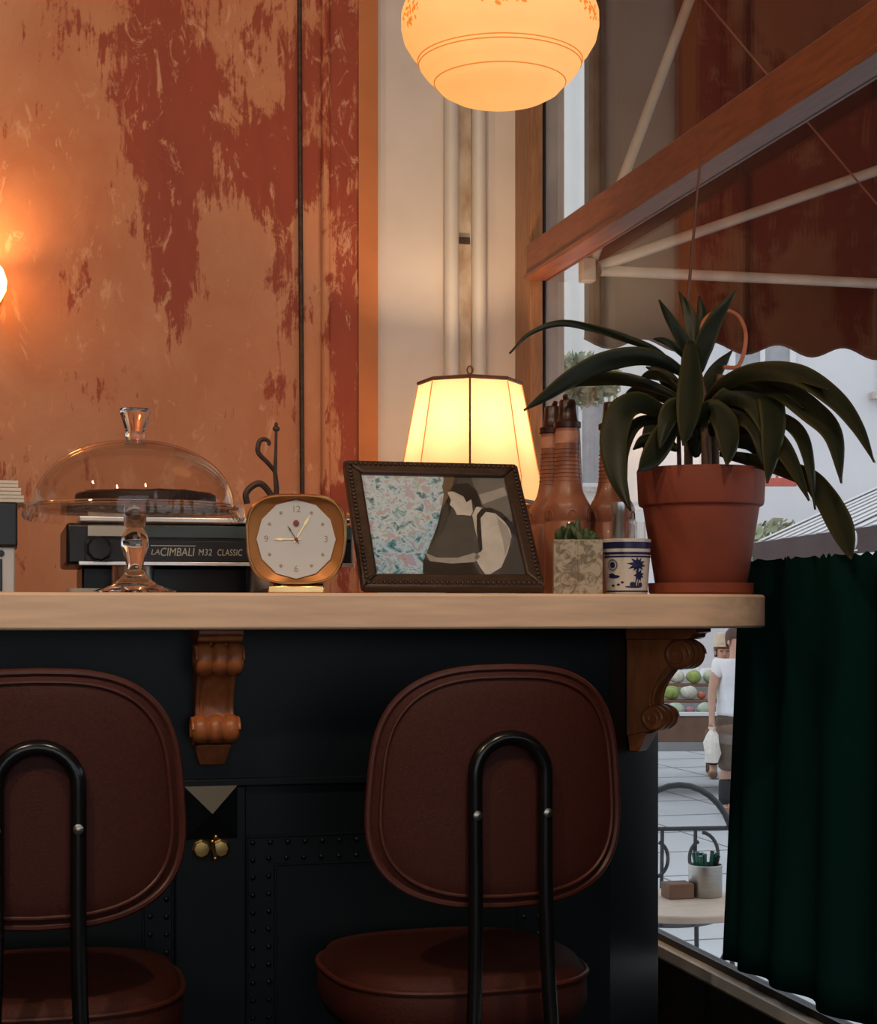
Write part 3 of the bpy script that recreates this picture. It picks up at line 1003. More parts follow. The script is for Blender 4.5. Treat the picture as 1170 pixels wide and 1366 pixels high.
m.lathe([(0, 0), (0.021, 0), (0.020, 0.014), (0.017, 0.017), (0, 0.018)], 18, fn=lambda r, z, a: (r * (1 + 0.04 * math.cos(9 * a)), z))
m.build('knob', 'black_plastic', em)
box((-hw + 0.03, 0.06, 0.02), (hw - 0.03, 0.29, Zc)).build('lower_body', 'black_plastic', em, bevel=0.004)
box((-hw + 0.02, -0.05, 0.0), (hw - 0.02, 0.29, 0.06)).build('drip_tray', 'steel', em, bevel=0.004)
for x in (-0.13, 0.10):
    g = MB().lathe([(0, Zc), (0.036, Zc), (0.036, Zc - 0.05), (0.03, Zc - 0.06), (0, Zc - 0.06)], 22, (x, 0.0, 0)).build('group_head', 'chrome', em)
    MB().tube([(x, -0.03, Zc - 0.05), (x, -0.10, Zc - 0.056), (x, -0.125, Zc - 0.06)], [0.007, 0.012, 0.013], 10).build('portafilter_handle', 'black_plastic', g)
# white cup at the machine's left foot
cu = thing('coffee_cup', 'small white cup standing under the espresso machine', 'cup', (0.125, 2.855, 0.886))
MB().lathe([(0, 0), (0.02, 0), (0.033, 0.06), (0.036, 0.222), (0.033, 0.222), (0.03, 0.06), (0, 0.01)], 24).build('body', 'ceramic_white', cu)

# till machine with napkins at the left end
tm = thing('counter_appliance', 'black machine with silver front panel and round black button', 'machine', (-0.10, 2.60, CT))
xr = 0.104
box((-0.12, -0.05, 0.0), (xr, 0.08, 0.0705)).build('front_panel', 'silver_panel', tm, bevel=0.002)
box((-0.12, -0.058, 0.071), (xr + 0.004, 0.085, 0.137)).build('hopper', 'black_plastic', tm, bevel=0.003)
box((-0.11, -0.0535, 0.004), (xr - 0.018, -0.0505, 0.052)).build('recess', 'black_plastic', tm, bevel=0.001)
m = MB()
m.M = Matrix.Translation((xr - 0.020, -0.0505, 0.0605)) @ Matrix.Rotation(PI / 2, 4, 'X')
m.lathe([(0, 0), (0.0052, 0), (0.005, 0.003), (0, 0.0035)], 18)
m.build('button', 'black_plastic', tm)
np_ = thing('napkin_stack', 'stack of white paper napkins on the black machine', 'napkins', (-0.10, 2.61, CT + 0.1375))
for k in range(6):
    box((-0.11, -0.05, k * 0.0056), (0.118 - 0.0022 * k + 0.002 * (k % 2), 0.07, k * 0.0056 + 0.0052)).build('napkin', 'paper', np_, bevel=0.001)

# ------------------------------------------------------------------ cake stand
ks = thing('cake_stand', 'footed pressed glass cake stand under a glass dome', 'cake stand', (0.1757, 2.47, CT))
zp = 1.219 - CT
prof = [(0, 0.001), (0.058, 0.001), (0.061, 0.004), (0.050, 0.008), (0.032, 0.014), (0.018, 0.026), (0.0115, 0.036), (0.012, 0.040), (0.0135, 0.046),
        (0.0165, 0.058), (0.020, 0.070), (0.0205, 0.080), (0.0165, 0.090), (0.013, 0.097), (0.016, 0.103), (0.017, zp - 0.006), (0, zp - 0.006)]
MB().lathe(prof, 36).build('stem', 'solid_glass', ks)


def scal(r_, z_, a):
    if z_ < zp - 0.004 and r_ > 0.15:
        return r_ + 0.0012 * math.cos(56 * a), z_ + 0.0022 * math.cos(56 * a)
    return r_, z_


pl = [(0, zp - 0.0055), (0.151, zp - 0.0025), (0.155, zp - 0.014), (0.158, zp - 0.016), (0.161, zp - 0.012), (0.160, zp + 0.006), (0.156, zp + 0.007), (0.152, zp + 0.002), (0, zp)]
MB().lathe(pl, 168, fn=scal).build('plate', 'dome_glass', ks)
dm = thing('glass_dome', 'clear glass dome with a knob covering the cake', 'dome', (0.1757, 2.47, CT + zp + 0.003))
R_, h_ = 0.147, 0.100
prof = []
for k in range(21):
    a = PI / 2 * k / 20
    prof.append((R_ * math.cos(a) ** 0.9 if k < 20 else 0, h_ * math.sin(a)))
inn = [((max(r_ - 0.0028, 0)), z - 0.0028 if z > 0.004 else z) for r_, z in prof[::-1]]
mb = MB().lathe(prof + inn, 56)
n0 = len(mb.v)
mb.build('shell', 'dome_glass', dm, smooth=60)
MB().tube([((R_ - 0.001) * math.cos(2 * PI * k / 64), (R_ - 0.001) * math.sin(2 * PI * k / 64), 0.0015) for k in range(64)], 0.0026, 8, closed=True).build('rim', 'solid_glass', dm)
kn = [(0, h_ + 0.0005), (0.013, h_ + 0.0005), (0.0145, h_ + 0.006), (0.0135, h_ + 0.012), (0.017, h_ + 0.024), (0.0225, h_ + 0.041), (0.0222, h_ + 0.046), (0.017, h_ + 0.044), (0, h_ + 0.042)]
MB().lathe(kn, 16).build('knob', 'solid_glass', dm, smooth=25)
ck = thing('chocolate_cake', 'flat dark chocolate cake on a paper doily under the dome', 'cake', (0.1917, 2.47, CT + zp + 0.0005))
rnd = [random.uniform(-1, 1) for _ in range(60)]
MB().lathe([(0, 0.006), (0.098, 0.006), (0.103, 0.011), (0.102, 0.021), (0.096, 0.0245), (0, 0.0255)], 60, fn=lambda r, z, a: (r + (0.0014 * rnd[int(a / 2 / PI * 60) % 60] if r > 0.05 else 0), z + (0.001 * rnd[(int(a / 2 / PI * 60) * 7) % 60] if z > 0.015 else 0))).build('cake_body', 'cake', ck)
MB().lathe([(0, 0.0005), (0.102, 0.0005), (0.106, 0.004), (0.104, 0.0055), (0, 0.005)], 96, fn=lambda r, z, a: (r * (1 + 0.02 * math.cos(24 * a)), z)).build('doily', 'doily', ck)

# ------------------------------------------------------------------ clock
cl = thing('alarm_clock', 'cushion shaped gold alarm clock with a white twelve sided dial', 'clock', (0.402, 2.385, CT), math.radians(-10))
aw, ah, czl = 0.0735, 0.0665, 0.0785


def cush(a, s, y):
    ca, sa = math.cos(a), math.sin(a)
    e = 2 / 3.3
    x = abs(ca) ** e * (1 if ca > 0 else -1)
    z = abs(sa) ** e * (1 if sa > 0 else -1)
    return ((aw - 0.006 * (0 if z > 0 else -z)) * x * s, y, czl + ah * z * s)


nA = 72
m = MB()
rings = [[m.pt(cush(2 * PI * k / nA, s, y)) for k in range(nA)] for s, y in ((0.001, 0.04), (0.80, 0.04), (0.93, 0.03), (1.0, 0.012), (1.0, -0.012), (0.97, -0.018), (0.945, -0.016), (0.93, -0.006), (0.90, 0.012), (0.001, 0.012))]
for A, B in zip(rings[:-1], rings[1:]):
    for k in range(nA):
        m.f.append([A[k], A[(k + 1) % nA], B[(k + 1) % nA], B[k]])
m.build('case', 'gold', cl, smooth=50)
m = MB()
dz = czl + 0.0005
R12 = 0.0575
ring_o = [m.pt(cush(2 * PI * k / nA, 0.935, -0.0095)) for k in range(nA)]


def dod(a, rr):
    k = (a % (2 * PI)) / (PI / 6)
    f = k - math.floor(k) - 0.5
    q = rr * math.cos(PI / 12) / math.cos(f * PI / 6)
    return q * math.cos(a), q * math.sin(a)


ring_i = []
for k in range(nA):
    x, z = dod(2 * PI * k / nA, R12)
    ring_i.append(m.pt((x, -0.0045, dz + z)))
for k in range(nA):
    m.f.append([ring_o[k], ring_o[(k + 1) % nA], ring_i[(k + 1) % nA], ring_i[k]])
m.build('inner_bezel', 'gold_face', cl, smooth=50)
m = MB()
m.M = Matrix(((1, 0, 0, 0), (0, 0, 1, -0.006), (0, 1, 0, dz), (0, 0, 0, 1)))
m.prism([dod(PI / 6 * k, R12) for k in range(12)], -0.001, 0.0012)
di = m.build('dial', 'dial', cl, smooth=0)
yd = -0.0072
for s_, ang in (('12', 90), ('3', 0), ('6', -90), ('9', 180)):
    a = math.radians(ang)
    text_part(s_, 0.0135, 'clock_ink', di, 'numeral', (0.0435 * math.cos(a), yd, dz + 0.0435 * math.sin(a)), align='CENTER', depth=0.0003)
for k in range(12):
    if k % 3:
        a = PI / 6 * k
        m = MB()
        m.M = Matrix.Translation((0.0445 * math.cos(a), yd, dz + 0.0445 * math.sin(a))) @ Matrix.Rotation(PI / 2, 4, 'X')
        m.lathe([(0, 0), (0.0023, 0), (0.0021, 0.0008), (0, 0.0011)], 12)
        m.build('hour_stud', 'clock_ink', di)


def hand(ang, ln, w, mat, y, tail=0.006):
    a = math.radians(ang)
    m = MB()
    m.M = Matrix.Translation((0, y, dz)) @ Matrix.Rotation(-(a - PI / 2), 4, 'Y') @ Matrix(((1, 0, 0, 0), (0, 0, 1, 0), (0, 1, 0, 0), (0, 0, 0, 1)))
    m.prism([(-w * 0.5, -tail), (w * 0.5, -tail), (w * 0.45, ln * 0.55), (w, ln * 0.7), (w * 0.5, ln * 0.85), (0, ln), (-w * 0.5, ln * 0.85), (-w, ln * 0.7), (-w * 0.45, ln * 0.55)], -0.0002, 0.0002)
    m.build('hand', mat, di, smooth=0)


hand(60, 0.041, 0.0022, 'gold', yd - 0.0006)
hand(180, 0.033, 0.0022, 'gold', yd - 0.0012)
hand(122, 0.024, 0.0010, 'iron', yd - 0.0018, 0.008)
for (px_, pz_, rr, mt) in ((0, 0.0235, 0.0045, 'clock_red'), (0, 0, 0.003, 'clock_red')):
    m = MB()
    m.M = Matrix.Translation((px_, yd - 0.0004, dz + pz_)) @ Matrix.Rotation(PI / 2, 4, 'X')
    m.lathe([(0, 0), (rr, 0), (rr * 0.9, 0.0022), (0, 0.003)], 16)
    m.build('hub' if pz_ == 0 else 'alarm_disc', mt, di)
for s in (-1, 1):
    MB().lathe([(0, 0.0115), (0.003, 0.0115), (0.003, 0.0145), (0, 0.0145)], 10, (s * 0.025, 0, 0)).build('post', 'iron', cl)
box((-0.041, -0.014, 0), (0.041, 0.03, 0.0115)).build('foot', 'gold', cl, bevel=0.002)
m = MB()
m.M = Matrix.Translation((aw + 0.0005, 0.012, czl + 0.03)) @ Matrix.Rotation(PI / 2, 4, 'Y')
m.lathe([(0, 0), (0.012, 0), (0.011, 0.004), (0, 0.004)], 16)
m.build('winder', 'gold', cl)

# ------------------------------------------------------------------ framed picture leaning on the counter
A0 = onY(483, 789, 2.40)
B0 = onY(727, 789, 2.40)
FWD, FLEN, LEAN = B0.x - A0.x, 0.249, math.radians(36)
pf = thing('picture_frame', 'dark carved wooden frame with a photograph leaning back on the counter', 'picture frame', (A0.x, 2.398, CT + 0.0086))
tilt = bpy.data.objects.new('frame_tilt', None)
RM = Matrix.Rotation(-LEAN, 4, 'X')


def fm():
    m = MB()
    m.M = RM
    return m


fw = 0.026
mw, mh = FWD, FLEN
for nm, poly in (('frame_side', [(0, 0), (fw, fw), (fw, mh - fw), (0, mh)]), ('frame_side', [(mw, 0), (mw, mh), (mw - fw, mh - fw), (mw - fw, fw)]),
                 ('frame_rail', [(0, 0), (mw, 0), (mw - fw, fw), (fw, fw)]), ('frame_rail', [(0, mh), (fw, mh - fw), (mw - fw, mh - fw), (mw, mh)])):
    m = fm()
    m.M = RM @ Matrix(((1, 0, 0, 0), (0, 0, -1, 0), (0, 1, 0, 0), (0, 0, 0, 1)))
    m.prism(poly, -0.014, 0.004)
    m.build(nm, 'frame_wood', pf, bevel=0.004)
m = fm()
for k in range(34):
    x = 0.010 + (mw - 0.02) * k / 33
    for z in (0.008, mh - 0.008):
        m.ball((x, -0.0045, z), (0.0032, 0.003, 0.004), 8, 6)
for k in range(1, 30):
    z = 0.010 + (mh - 0.02) * k / 30
    for x in (0.008, mw - 0.008):
        m.ball((x, -0.0045, z), (0.004, 0.003, 0.0032), 8, 6)
tag(m.build('carved_beading', 'frame_wood', pf), kind='stuff')
m = fm()
m.box((0.012, 0.004, 0.012), (mw - 0.012, 0.0075, mh - 0.012))
m.build('backing', grey('print_backdrop', 0.075), pf, smooth=0)
iw, ih = mw - 2 * fw, mh - 2 * fw


def pr(name, zoompts, mat, lay, parent=pf):
    pts = []
    for x, y in zoompts:
        xl = 20 + (y - 90) * (95 / 610)
        pts.append((min(max((x - xl) / 893, -0.005), 1.005), min(max(1 - (y - 92) / 604, -0.005), 1.005)))
    m = fm()
    m.f.append([m.pt((fw + u * iw, 0.0038 - lay * 0.00028, fw + v * ih)) for u, v in pts])
    return m.build(name, mat, parent, smooth=0)


G = [grey('print_tone_%s' % n, v) for n, v in (('a', 0.012), ('b', 0.05), ('c', 0.17), ('d', 0.58), ('e', 0.36))]
pr('print_backdrop', [(700, 60), (1000, 60), (1000, 330), (940, 380), (760, 260)], G[2], 1)
pr('print_backdrop', [(750, 200), (910, 150), (930, 200), (770, 260)], G[4], 2)
pr('flower_print', [(10, 60), (520, 60), (545, 120), (520, 250), (480, 400), (430, 520), (395, 600), (390, 720), (100, 720)], M['flowers'], 2)
pr('print_backdrop', [(535, 95), (620, 100), (600, 200), (560, 210), (530, 260), (490, 420), (440, 520), (520, 420), (560, 330), (520, 160)], G[1], 3)
pr('print_shadow', [(390, 600), (560, 625), (690, 615), (740, 720), (390, 720)], G[0], 3)
pr('print_shadow', [(840, 720), (900, 560), (960, 470), (1020, 560), (1060, 720)], G[1], 3)
pr('print_face', [(552, 190), (590, 182), (650, 215), (700, 235), (705, 310), (690, 335), (640, 330), (605, 332), (595, 305), (585, 288), (562, 268), (572, 240)], G[3], 4)
pr('print_hair', [(548, 182), (600, 140), (680, 128), (738, 180), (762, 268), (722, 282), (700, 232), (668, 252), (650, 214), (590, 186)], G[0], 5)
pr('print_shirt', [(700, 330), (730, 275), (800, 296), (880, 330), (925, 400), (938, 460), (905, 560), (862, 645), (772, 705), (735, 650), (700, 585), (745, 545), (715, 430)], G[3], 4)
pr('print_shirt_fold', [(850, 340), (915, 400), (935, 470), (890, 570), (880, 480)], G[4], 5)
pr('print_vest', [(728, 330), (760, 290), (815, 283), (885, 312), (970, 395), (990, 480), (945, 440), (900, 370), (845, 318), (785, 310), (750, 350), (752, 540), (735, 560), (722, 430)], G[0], 6)
pr('print_arm', [(400, 560), (470, 590), (600, 590), (700, 560), (740, 580), (700, 615), (560, 625), (430, 612)], G[4], 4)
m = fm()
m.box((fw - 0.004, -0.0006, fw - 0.004), (mw - fw + 0.004, 0.0004, mh - fw + 0.004))
m.build('picture_glass', 'picture_glass', pf, smooth=0)
bpy.data.objects.remove(tilt)
# easel strut behind the frame
yt, zt_ = math.sin(LEAN) * 0.19, math.cos(LEAN) * 0.19
m = MB().tube([(mw / 2, yt + 0.018, zt_ - 0.008), (mw / 2, yt + 0.09, 0.004)], 0.004, 8)
m.build('strut', 'frame_wood', pf)

# ------------------------------------------------------------------ wrought iron ornament behind the clock
io = thing('iron_ornament', 'wrought iron scroll ornament with a pointed tip behind the clock', 'ornament', (0.412, 2.63, CT))
b0 = onY(368, 800, 2.63).x - 0.412


def ip(px, py):
    p = onY(px, py, 2.63)
    return (p.x - 0.412, 0, p.z - CT)


MB().lathe([(0, 0), (0.04, 0), (0.036, 0.006), (0.01, 0.012), (0, 0.012)], 24, (b0, 0, 0)).build('base', 'iron', io)
p = [ip(369, 790), ip(369, 650), ip(367, 630), ip(368, 600), ip(368.5, 573)]
MB().tube([(b0, 0, 0.01)] + p[1:], [0.004, 0.0045, 0.0035, 0.0024, 0.0022], 8).build('rod', 'iron', io)
t_ = ip(368.5, 572)
m = MB().ball(t_, (0.006, 0.004, 0.005), 8, 6)
m.ball((t_[0], 0, t_[2] + 0.006), (0.003, 0.003, 0.005), 8, 6)
m.build('finial', 'iron', io)
pts = spline([ip(366, 628), ip(357, 617), ip(346, 606), ip(344, 598), ip(347, 588), ip(354, 586), ip(359, 590), ip(358, 594)], 5)
MB().tube(pts, [0.0042 - 0.0022 * abs(k / (len(pts) - 1) - 0.4) for k in range(len(pts))], 8).build('scroll', 'iron', io)
pts = spline([ip(330, 672), ip(328, 659), ip(336, 649), ip(346, 645), ip(354, 650), ip(362, 662), ip(367, 680)], 5)
MB().tube(pts, 0.0052, 8).build('curl', 'iron', io)

# ------------------------------------------------------------------ small planter, painted cup, bottles
pc = onY(770, 790, 2.425)
pb = thing('stone_planter', 'square carved stone planter with a small succulent', 'planter', (pc.x, 2.425, CT), math.radians(-17))
hw, hh = 0.0375, 0.084
m = MB()
o4 = lambda q, z: [m.pt(p) for p in ((-q, -q, z), (q, -q, z), (q, q, z), (-q, q, z))]
rg = [o4(hw, 0), o4(hw, hh), o4(hw - 0.005, hh), o4(hw - 0.005, hh - 0.012)]
for A, B in zip(rg[:-1], rg[1:]):
    for k in range(4):
        m.f.append([A[k], A[(k + 1) % 4], B[(k + 1) % 4], B[k]])
m.f.append(rg[0])
m.f.append(rg[-1])
bx_ = m.build('box', 'carved', pb, smooth=0, bevel=0.0015)
m = MB()
for sx in (-1, 1):
    for z0, sg in ((0.022, 1), (0.060, -1)):
        pts = []
        for k in range(26):
            f = k / 25
            a = f * 2 * PI * 1.5
            q = 0.013 * (1 - 0.8 * f)
            pts.append((sx * (0.018 - q * math.cos(a) * 1.0), -hw - 0.0002, z0 + sg * q * math.sin(a) * 1.15))
        m.tube(pts, 0.0011, 6)
m.tube([(0, -hw - 0.0002, 0.004), (0, -hw - 0.0002, 0.08)], 0.0012, 6)
m.build('carved_scrolls', 'carved', bx_)
box((-hw + 0.006, -hw + 0.006, hh - 0.0115), (hw - 0.006, hw - 0.006, hh - 0.006)).build('soil', 'soil', pb)
for k in range(34):
    a = random.uniform(0, 2 * PI)
    q = 0.033 * math.sqrt(random.random())
    m = MB()
    x, y = q * math.cos(a), q * math.sin(a)
    hgt = 0.008 + 0.024 * max(0, 1 - q / 0.036) + random.uniform(0, 0.007) + (0.006 if x < 0 else 0)
    m.M = Matrix.Translation((x * 0.95, y * 0.95, hh - 0.007 + hgt * 0.5)) @ Matrix.Rotation(random.uniform(-.6, .6), 4, 'X') @ Matrix.Rotation(random.uniform(-.6, .6), 4, 'Y')
    m.ball((0, 0, 0), (0.0058, 0.0042, hgt * 0.62), 8, 6)
    m.build('succulent_leaf', 'succulent', pb)

qc = onY(836, 790, 2.44)
pcup = thing('painted_cup', 'white ceramic cup painted with blue palm trees', 'cup', (qc.x, 2.44, CT))
rb, rt, hc = 0.0325, 0.0385, 0.086
rad = lambda z: rb + (rt - rb) * z / hc
MB().lathe([(0, 0.002), (rb - 0.004, 0), (rb, 0.002), (rt, hc), (rt - 0.0015, hc + 0.0012), (rt - 0.003, hc), (rb - 0.003, 0.006), (0, 0.006)], 48).build('body', 'ceramic_white', pcup)
for z0, z1 in ((0.072, 0.082), (0.0625, 0.0665), (0.058, 0.0605), (0.004, 0.0065)):
    MB().lathe([(rad(z0) + 0.0001, z0), (rad(z0) + 0.0006, z0), (rad(z1) + 0.0006, z1), (rad(z1) + 0.0001, z1)], 48, closed=True).build('painted_band', 'cobalt', pcup)
FACE = math.atan2(-2.44, -qc.x)        # angle of the side that faces the room


def decal(polys, name):
    m = MB()
    for poly in polys:
        # fan in small pieces so that the print follows the curve
        cxy = Vector((sum(p[0] for p in poly) / len(poly), sum(p[1] for p in poly) / len(poly)))
        w = lambda p: (lambda a, rr: (rr * math.cos(a), rr * math.sin(a), p[1]))(FACE + p[0] / 0.036, rad(p[1]) + 0.0006)
        ci = m.pt(w(cxy))
        ids = [m.pt(w(p)) for p in poly]
        mid = [m.pt(w(((p[0] + cxy.x) / 2, (p[1] + cxy.y) / 2))) for p in poly]
        for k in range(len(poly)):
            j = (k + 1) % len(poly)
            m.f.append([ids[k], ids[j], mid[j], mid[k]])
            m.f.append([mid[k], mid[j], ci])
    return m.build(name, 'cobalt', pcup, normals=True)


def ell(x, z, a, b, n=14):
    return [(x + a * math.cos(2 * PI * k / n), z + b * math.sin(2 * PI * k / n)) for k in range(n)]


def blade(x, z, ang, ln, w):
    a = math.radians(ang)
    dx, dz_ = math.cos(a), math.sin(a)
    return [(x, z), (x + dx * ln * .45 - dz_ * w, z + dz_ * ln * .45 + dx * w), (x + dx * ln, z + dz_ * ln), (x + dx * ln * .45 + dz_ * w, z + dz_ * ln * .45 - dx * w)]


palm = [blade(0.018, 0.047, a, l, 0.0026) for a, l in ((20, .015), (60, .012), (100, .012), (140, .015), (175, .018), (205, .017), (235, .013), (275, .012), (320, .014), (350, .016))]
palm += [[(0.0165, 0.046), (0.019, 0.046), (0.018, 0.03), (0.0155, 0.012), (0.0135, 0.012), (0.0155, 0.03)]]
palm += [blade(0.021, 0.030, a, 0.010, 0.0026) for a in (15, 70, 130, 180, 230, 290, 340)]
palm += [[(0.020, 0.03), (0.022, 0.03), (0.019, 0.012), (0.017, 0.012)], ell(0.012, 0.012, 0.015, 0.0018), ell(0.010, 0.016, 0.005, 0.004), ell(0.024, 0.015, 0.004, 0.004)]
decal(palm, 'palm_print')
decal([ell(-0.0235, 0.046, 0.005, 0.005), ell(-0.022, 0.028, 0.011, 0.0028), ell(-0.026, 0.031, 0.006, 0.002), ell(-0.024, 0.014, 0.003, 0.0018), ell(-0.014, 0.0155, 0.003, 0.0016), ell(-0.007, 0.019, 0.0026, 0.0018)], 'scene_print')
ringp = []
for k in range(16):
    a0, a1 = 2 * PI * k / 16, 2 * PI * (k + 0.7) / 16
    f = lambda a, q: (-0.0235 + q * math.cos(a), 0.046 + q * math.sin(a))
    ringp.append([f(a0, 0.007), f(a1, 0.007), f(a1, 0.0092), f(a0, 0.0092)])
decal(ringp, 'sun_print')
# things standing in the cup
jg = thing('steel_jigger', 'shiny steel jigger standing in the painted cup', 'jigger', (qc.x - 0.017, 2.43, CT + 0.0065))
MB().lathe([(0, 0), (0.011, 0), (0.011, 0.118), (0.0125, 0.12), (0.0125, 0.138), (0.0115, 0.138), (0.0105, 0.12), (0, 0.119)], 24).build('barrel', 'chrome', jg)
for k, (dx, dy, hh2) in enumerate(((0.008, 0.004, 0.112), (0.020, -0.006, 0.108))):
    gt = tag(MB().lathe([(0, 0), (0.0075, 0), (0.008, hh2), (0.0066, hh2), (0.006, 0.004), (0, 0.004)], 20).build('glass_tube', 'dome_glass', loc=(qc.x + dx, 2.437 + dy, CT + 0.0065)), ('clear glass tube beside the steel jigger in the painted cup', 'clear glass tube leaning nearest the flower pot in the painted cup')[k], 'tube', 'glass tubes in the painted cup')

bprof = [(0, 0.001), (0.037, 0.001), (0.039, 0.004), (0.039, 0.118), (0.0368, 0.121), (0.0368, 0.124), (0.039, 0.127), (0.0388, 0.146), (0.037, 0.152), (0.032, 0.160), (0.0265, 0.172), (0.023, 0.188),
         (0.0215, 0.205), (0.0205, 0.235), (0.0195, 0.278), (0.0, 0.278)]


def make_bottle():
    t = thing('syrup_bottle', '', 'bottle', group='amber syrup bottles behind the planter')
    b = MB().lathe(bprof, 40).build('body', 'bottle', t, smooth=50)
    m = MB()
    for k in range(9):
        z = 0.19 + k * 0.0066
        rr = 0.0226 - 0.0018 * k / 8
        m.tube([((rr + 0.0001) * math.cos(a), (rr + 0.0001) * math.sin(a), z) for a in [2 * PI * j / 40 for j in range(40)]], 0.0008, 6, closed=True)
    m.build('grip_rings', 'bottle', b)
    MB().lathe([(0.0203, 0.252), (0.0210, 0.252), (0.0204, 0.272), (0.0197, 0.272)], 40, closed=True).build('neck_band', 'bottle_band', t)
    m = MB()
    for k in range(6):
        a = PI / 3 * k - 1.9
        pts = []
        for j in range(9):
            b_ = PI * j / 8
            aa = a + 0.20 * math.cos(b_)
            pts.append((0.0392 * math.cos(aa), 0.0392 * math.sin(aa), 0.1285 + 0.012 * math.sin(b_)))
        m.tube(pts, 0.0012, 6)
    m.build('embossed_arches', 'bottle', b)
    cp = MB().lathe([(0, 0.2785), (0.0225, 0.2785), (0.0225, 0.288), (0.020, 0.2885), (0.0165, 0.292), (0.0148, 0.306), (0.0138, 0.322), (0.012, 0.325), (0, 0.3245)], 24).build('cap', 'cap', t)
    MB().tube([(0.0, 0, 0.318), (-0.009, -0.008, 0.331)], [0.006, 0.0045], 10).build('spout', 'cap', cp)
    return t


bt = make_bottle()
for i, (px_, Y_, lab) in enumerate(((757, 2.60, 'amber bottle with dark cap right behind the stone planter'), (737, 2.69, 'amber bottle half hidden beside the lamp shade, behind another bottle'), (816, 2.61, 'amber bottle behind the painted cup, beside the drooping leaf'))):
    o = bt if i == 0 else copy_tree(bt)
    o['label'] = lab
    p = onY(px_, 790, Y_)
    o.location = (p.x, Y_, CT)
    o.rotation_euler.z = (0.2, 1.0, 2.2)[i]

# ------------------------------------------------------------------ potted dracaena
PX, PY = onY(935, 790, 2.455).x, 2.455
pt_ = thing('flower_pot', 'terracotta flower pot on a saucer at the counter end', 'pot', (PX, PY, CT))
MB().lathe([(0, 0.0), (0.078, 0.0), (0.083, 0.004), (0.084, 0.019), (0.079, 0.019), (0.076, 0.009), (0, 0.008)], 48).build('saucer', 'terracotta', pt_, bevel=0.0)
MB().lathe([(0, 0.0085), (0.070, 0.0085), (0.072, 0.011), (0.0925, 0.140), (0.0985, 0.143), (0.100, 0.147), (0.1025, 0.198), (0.101, 0.201), (0.096, 0.201), (0.092, 0.19), (0.0905, 0.165), (0, 0.165)], 56).build('body', 'terracotta', pt_)
MB().lathe([(0, 0.1655), (0.0895, 0.1655), (0.088, 0.182), (0.04, 0.188), (0, 0.186)], 32).build('soil', 'soil', pt_)
pl_ = thing('dracaena_plant', 'dark green dracaena with long arching leaves in the terracotta pot', 'plant', (PX, PY, CT + 0.19))
ORG = Vector((PX, PY, CT + 0.19))
T0 = PX * SN + PY * CS
# the cane stems
for dx, dy, px_, py_ in ((0.012, 0.0, 925, 470), (-0.015, 0.015, 905, 530), (0.03, 0.012, 962, 500), (0.0, -0.02, 940, 560)):
    p = PD(px_, py_, T0 + dy) - ORG
    MB().tube(spline([(dx, dy, -0.012), (dx * 0.8 + p.x * 0.15, dy * 0.8 + p.y * 0.15, p.z * 0.5), tuple(p)], 5), 0.0072, 10).build('stem', 'stem', pl_)


def leaf(pxs, width, d0=0.0, d1=0.0, peak=0.4, twist=0.0, roll=0.0):
    """a blade along picture points; d0..d1 is how far it leans to (-) or from (+) the viewer, within the room"""
    P = []
    n = len(pxs)
    for i, (x, y) in enumerate(pxs):
        f = i / (n - 1)
        u = (x - W / 2) / F
        t = T0 + d0 + (d1 - d0) * f
        t = min(t, 1.215 / (SN + u * CS))
        P.append(PD(x, y, t) - ORG)
    Q = spline(P, 7)
    m = MB()
    at = []
    L = len(Q)
    prev = None
    rows = []
    for i, q in enumerate(Q):
        f = i / (L - 1)
        tg = (Q[min(i + 1, L - 1)] - Q[max(i - 1, 0)]).normalized()
        view = Vector((SN, CS, 0))
        sd = tg.cross(view)                     # blade faces the room, then rolled about its rib
        if sd.length < 1e-4:
            sd = Vector((1, 0, 0))
        sd.normalize()
        if prev is not None and sd.dot(prev) < 0:
            sd = -sd
        prev = sd
        nn = sd.cross(tg).normalized()
        ro = math.radians(roll + twist * f)
        s2_ = sd * math.cos(ro) + nn * math.sin(ro)
        n2_ = s2_.cross(tg).normalized()
        g = (f / peak) ** 0.55 if f < peak else max(0.0, 1 - ((f - peak) / (1 - peak)) ** 2.2)
        w = max(0.0012, width * 0.5 * (0.22 + 0.78 * g if f < peak else g))
        row = []
        for k, s in enumerate((-1, -0.72, -0.35, 0, 0.35, 0.72, 1)):
            lift = 0.22 * w * abs(s) + 0.0012 * math.sin(9 * f + k)
            row.append(m.pt(q + s2_ * (s * w) + n2_ * lift))
            at.append(abs(s) ** 1.5)
        rows.append(row)
    for A, B in zip(rows[:-1], rows[1:]):
        for k in range(6):
            m.f.append([A[k], A[k + 1], B[k + 1], B[k]])
    o = m.build('leaf', 'leaf', pl_, smooth=80, normals=False)
    a = o.data.attributes.new('edge', 'FLOAT', 'POINT')
    a.data.foreach_set('value', at)
    sm = o.modifiers.new('thickness', 'SOLIDIFY')
    sm.thickness = 0.0009
    return o


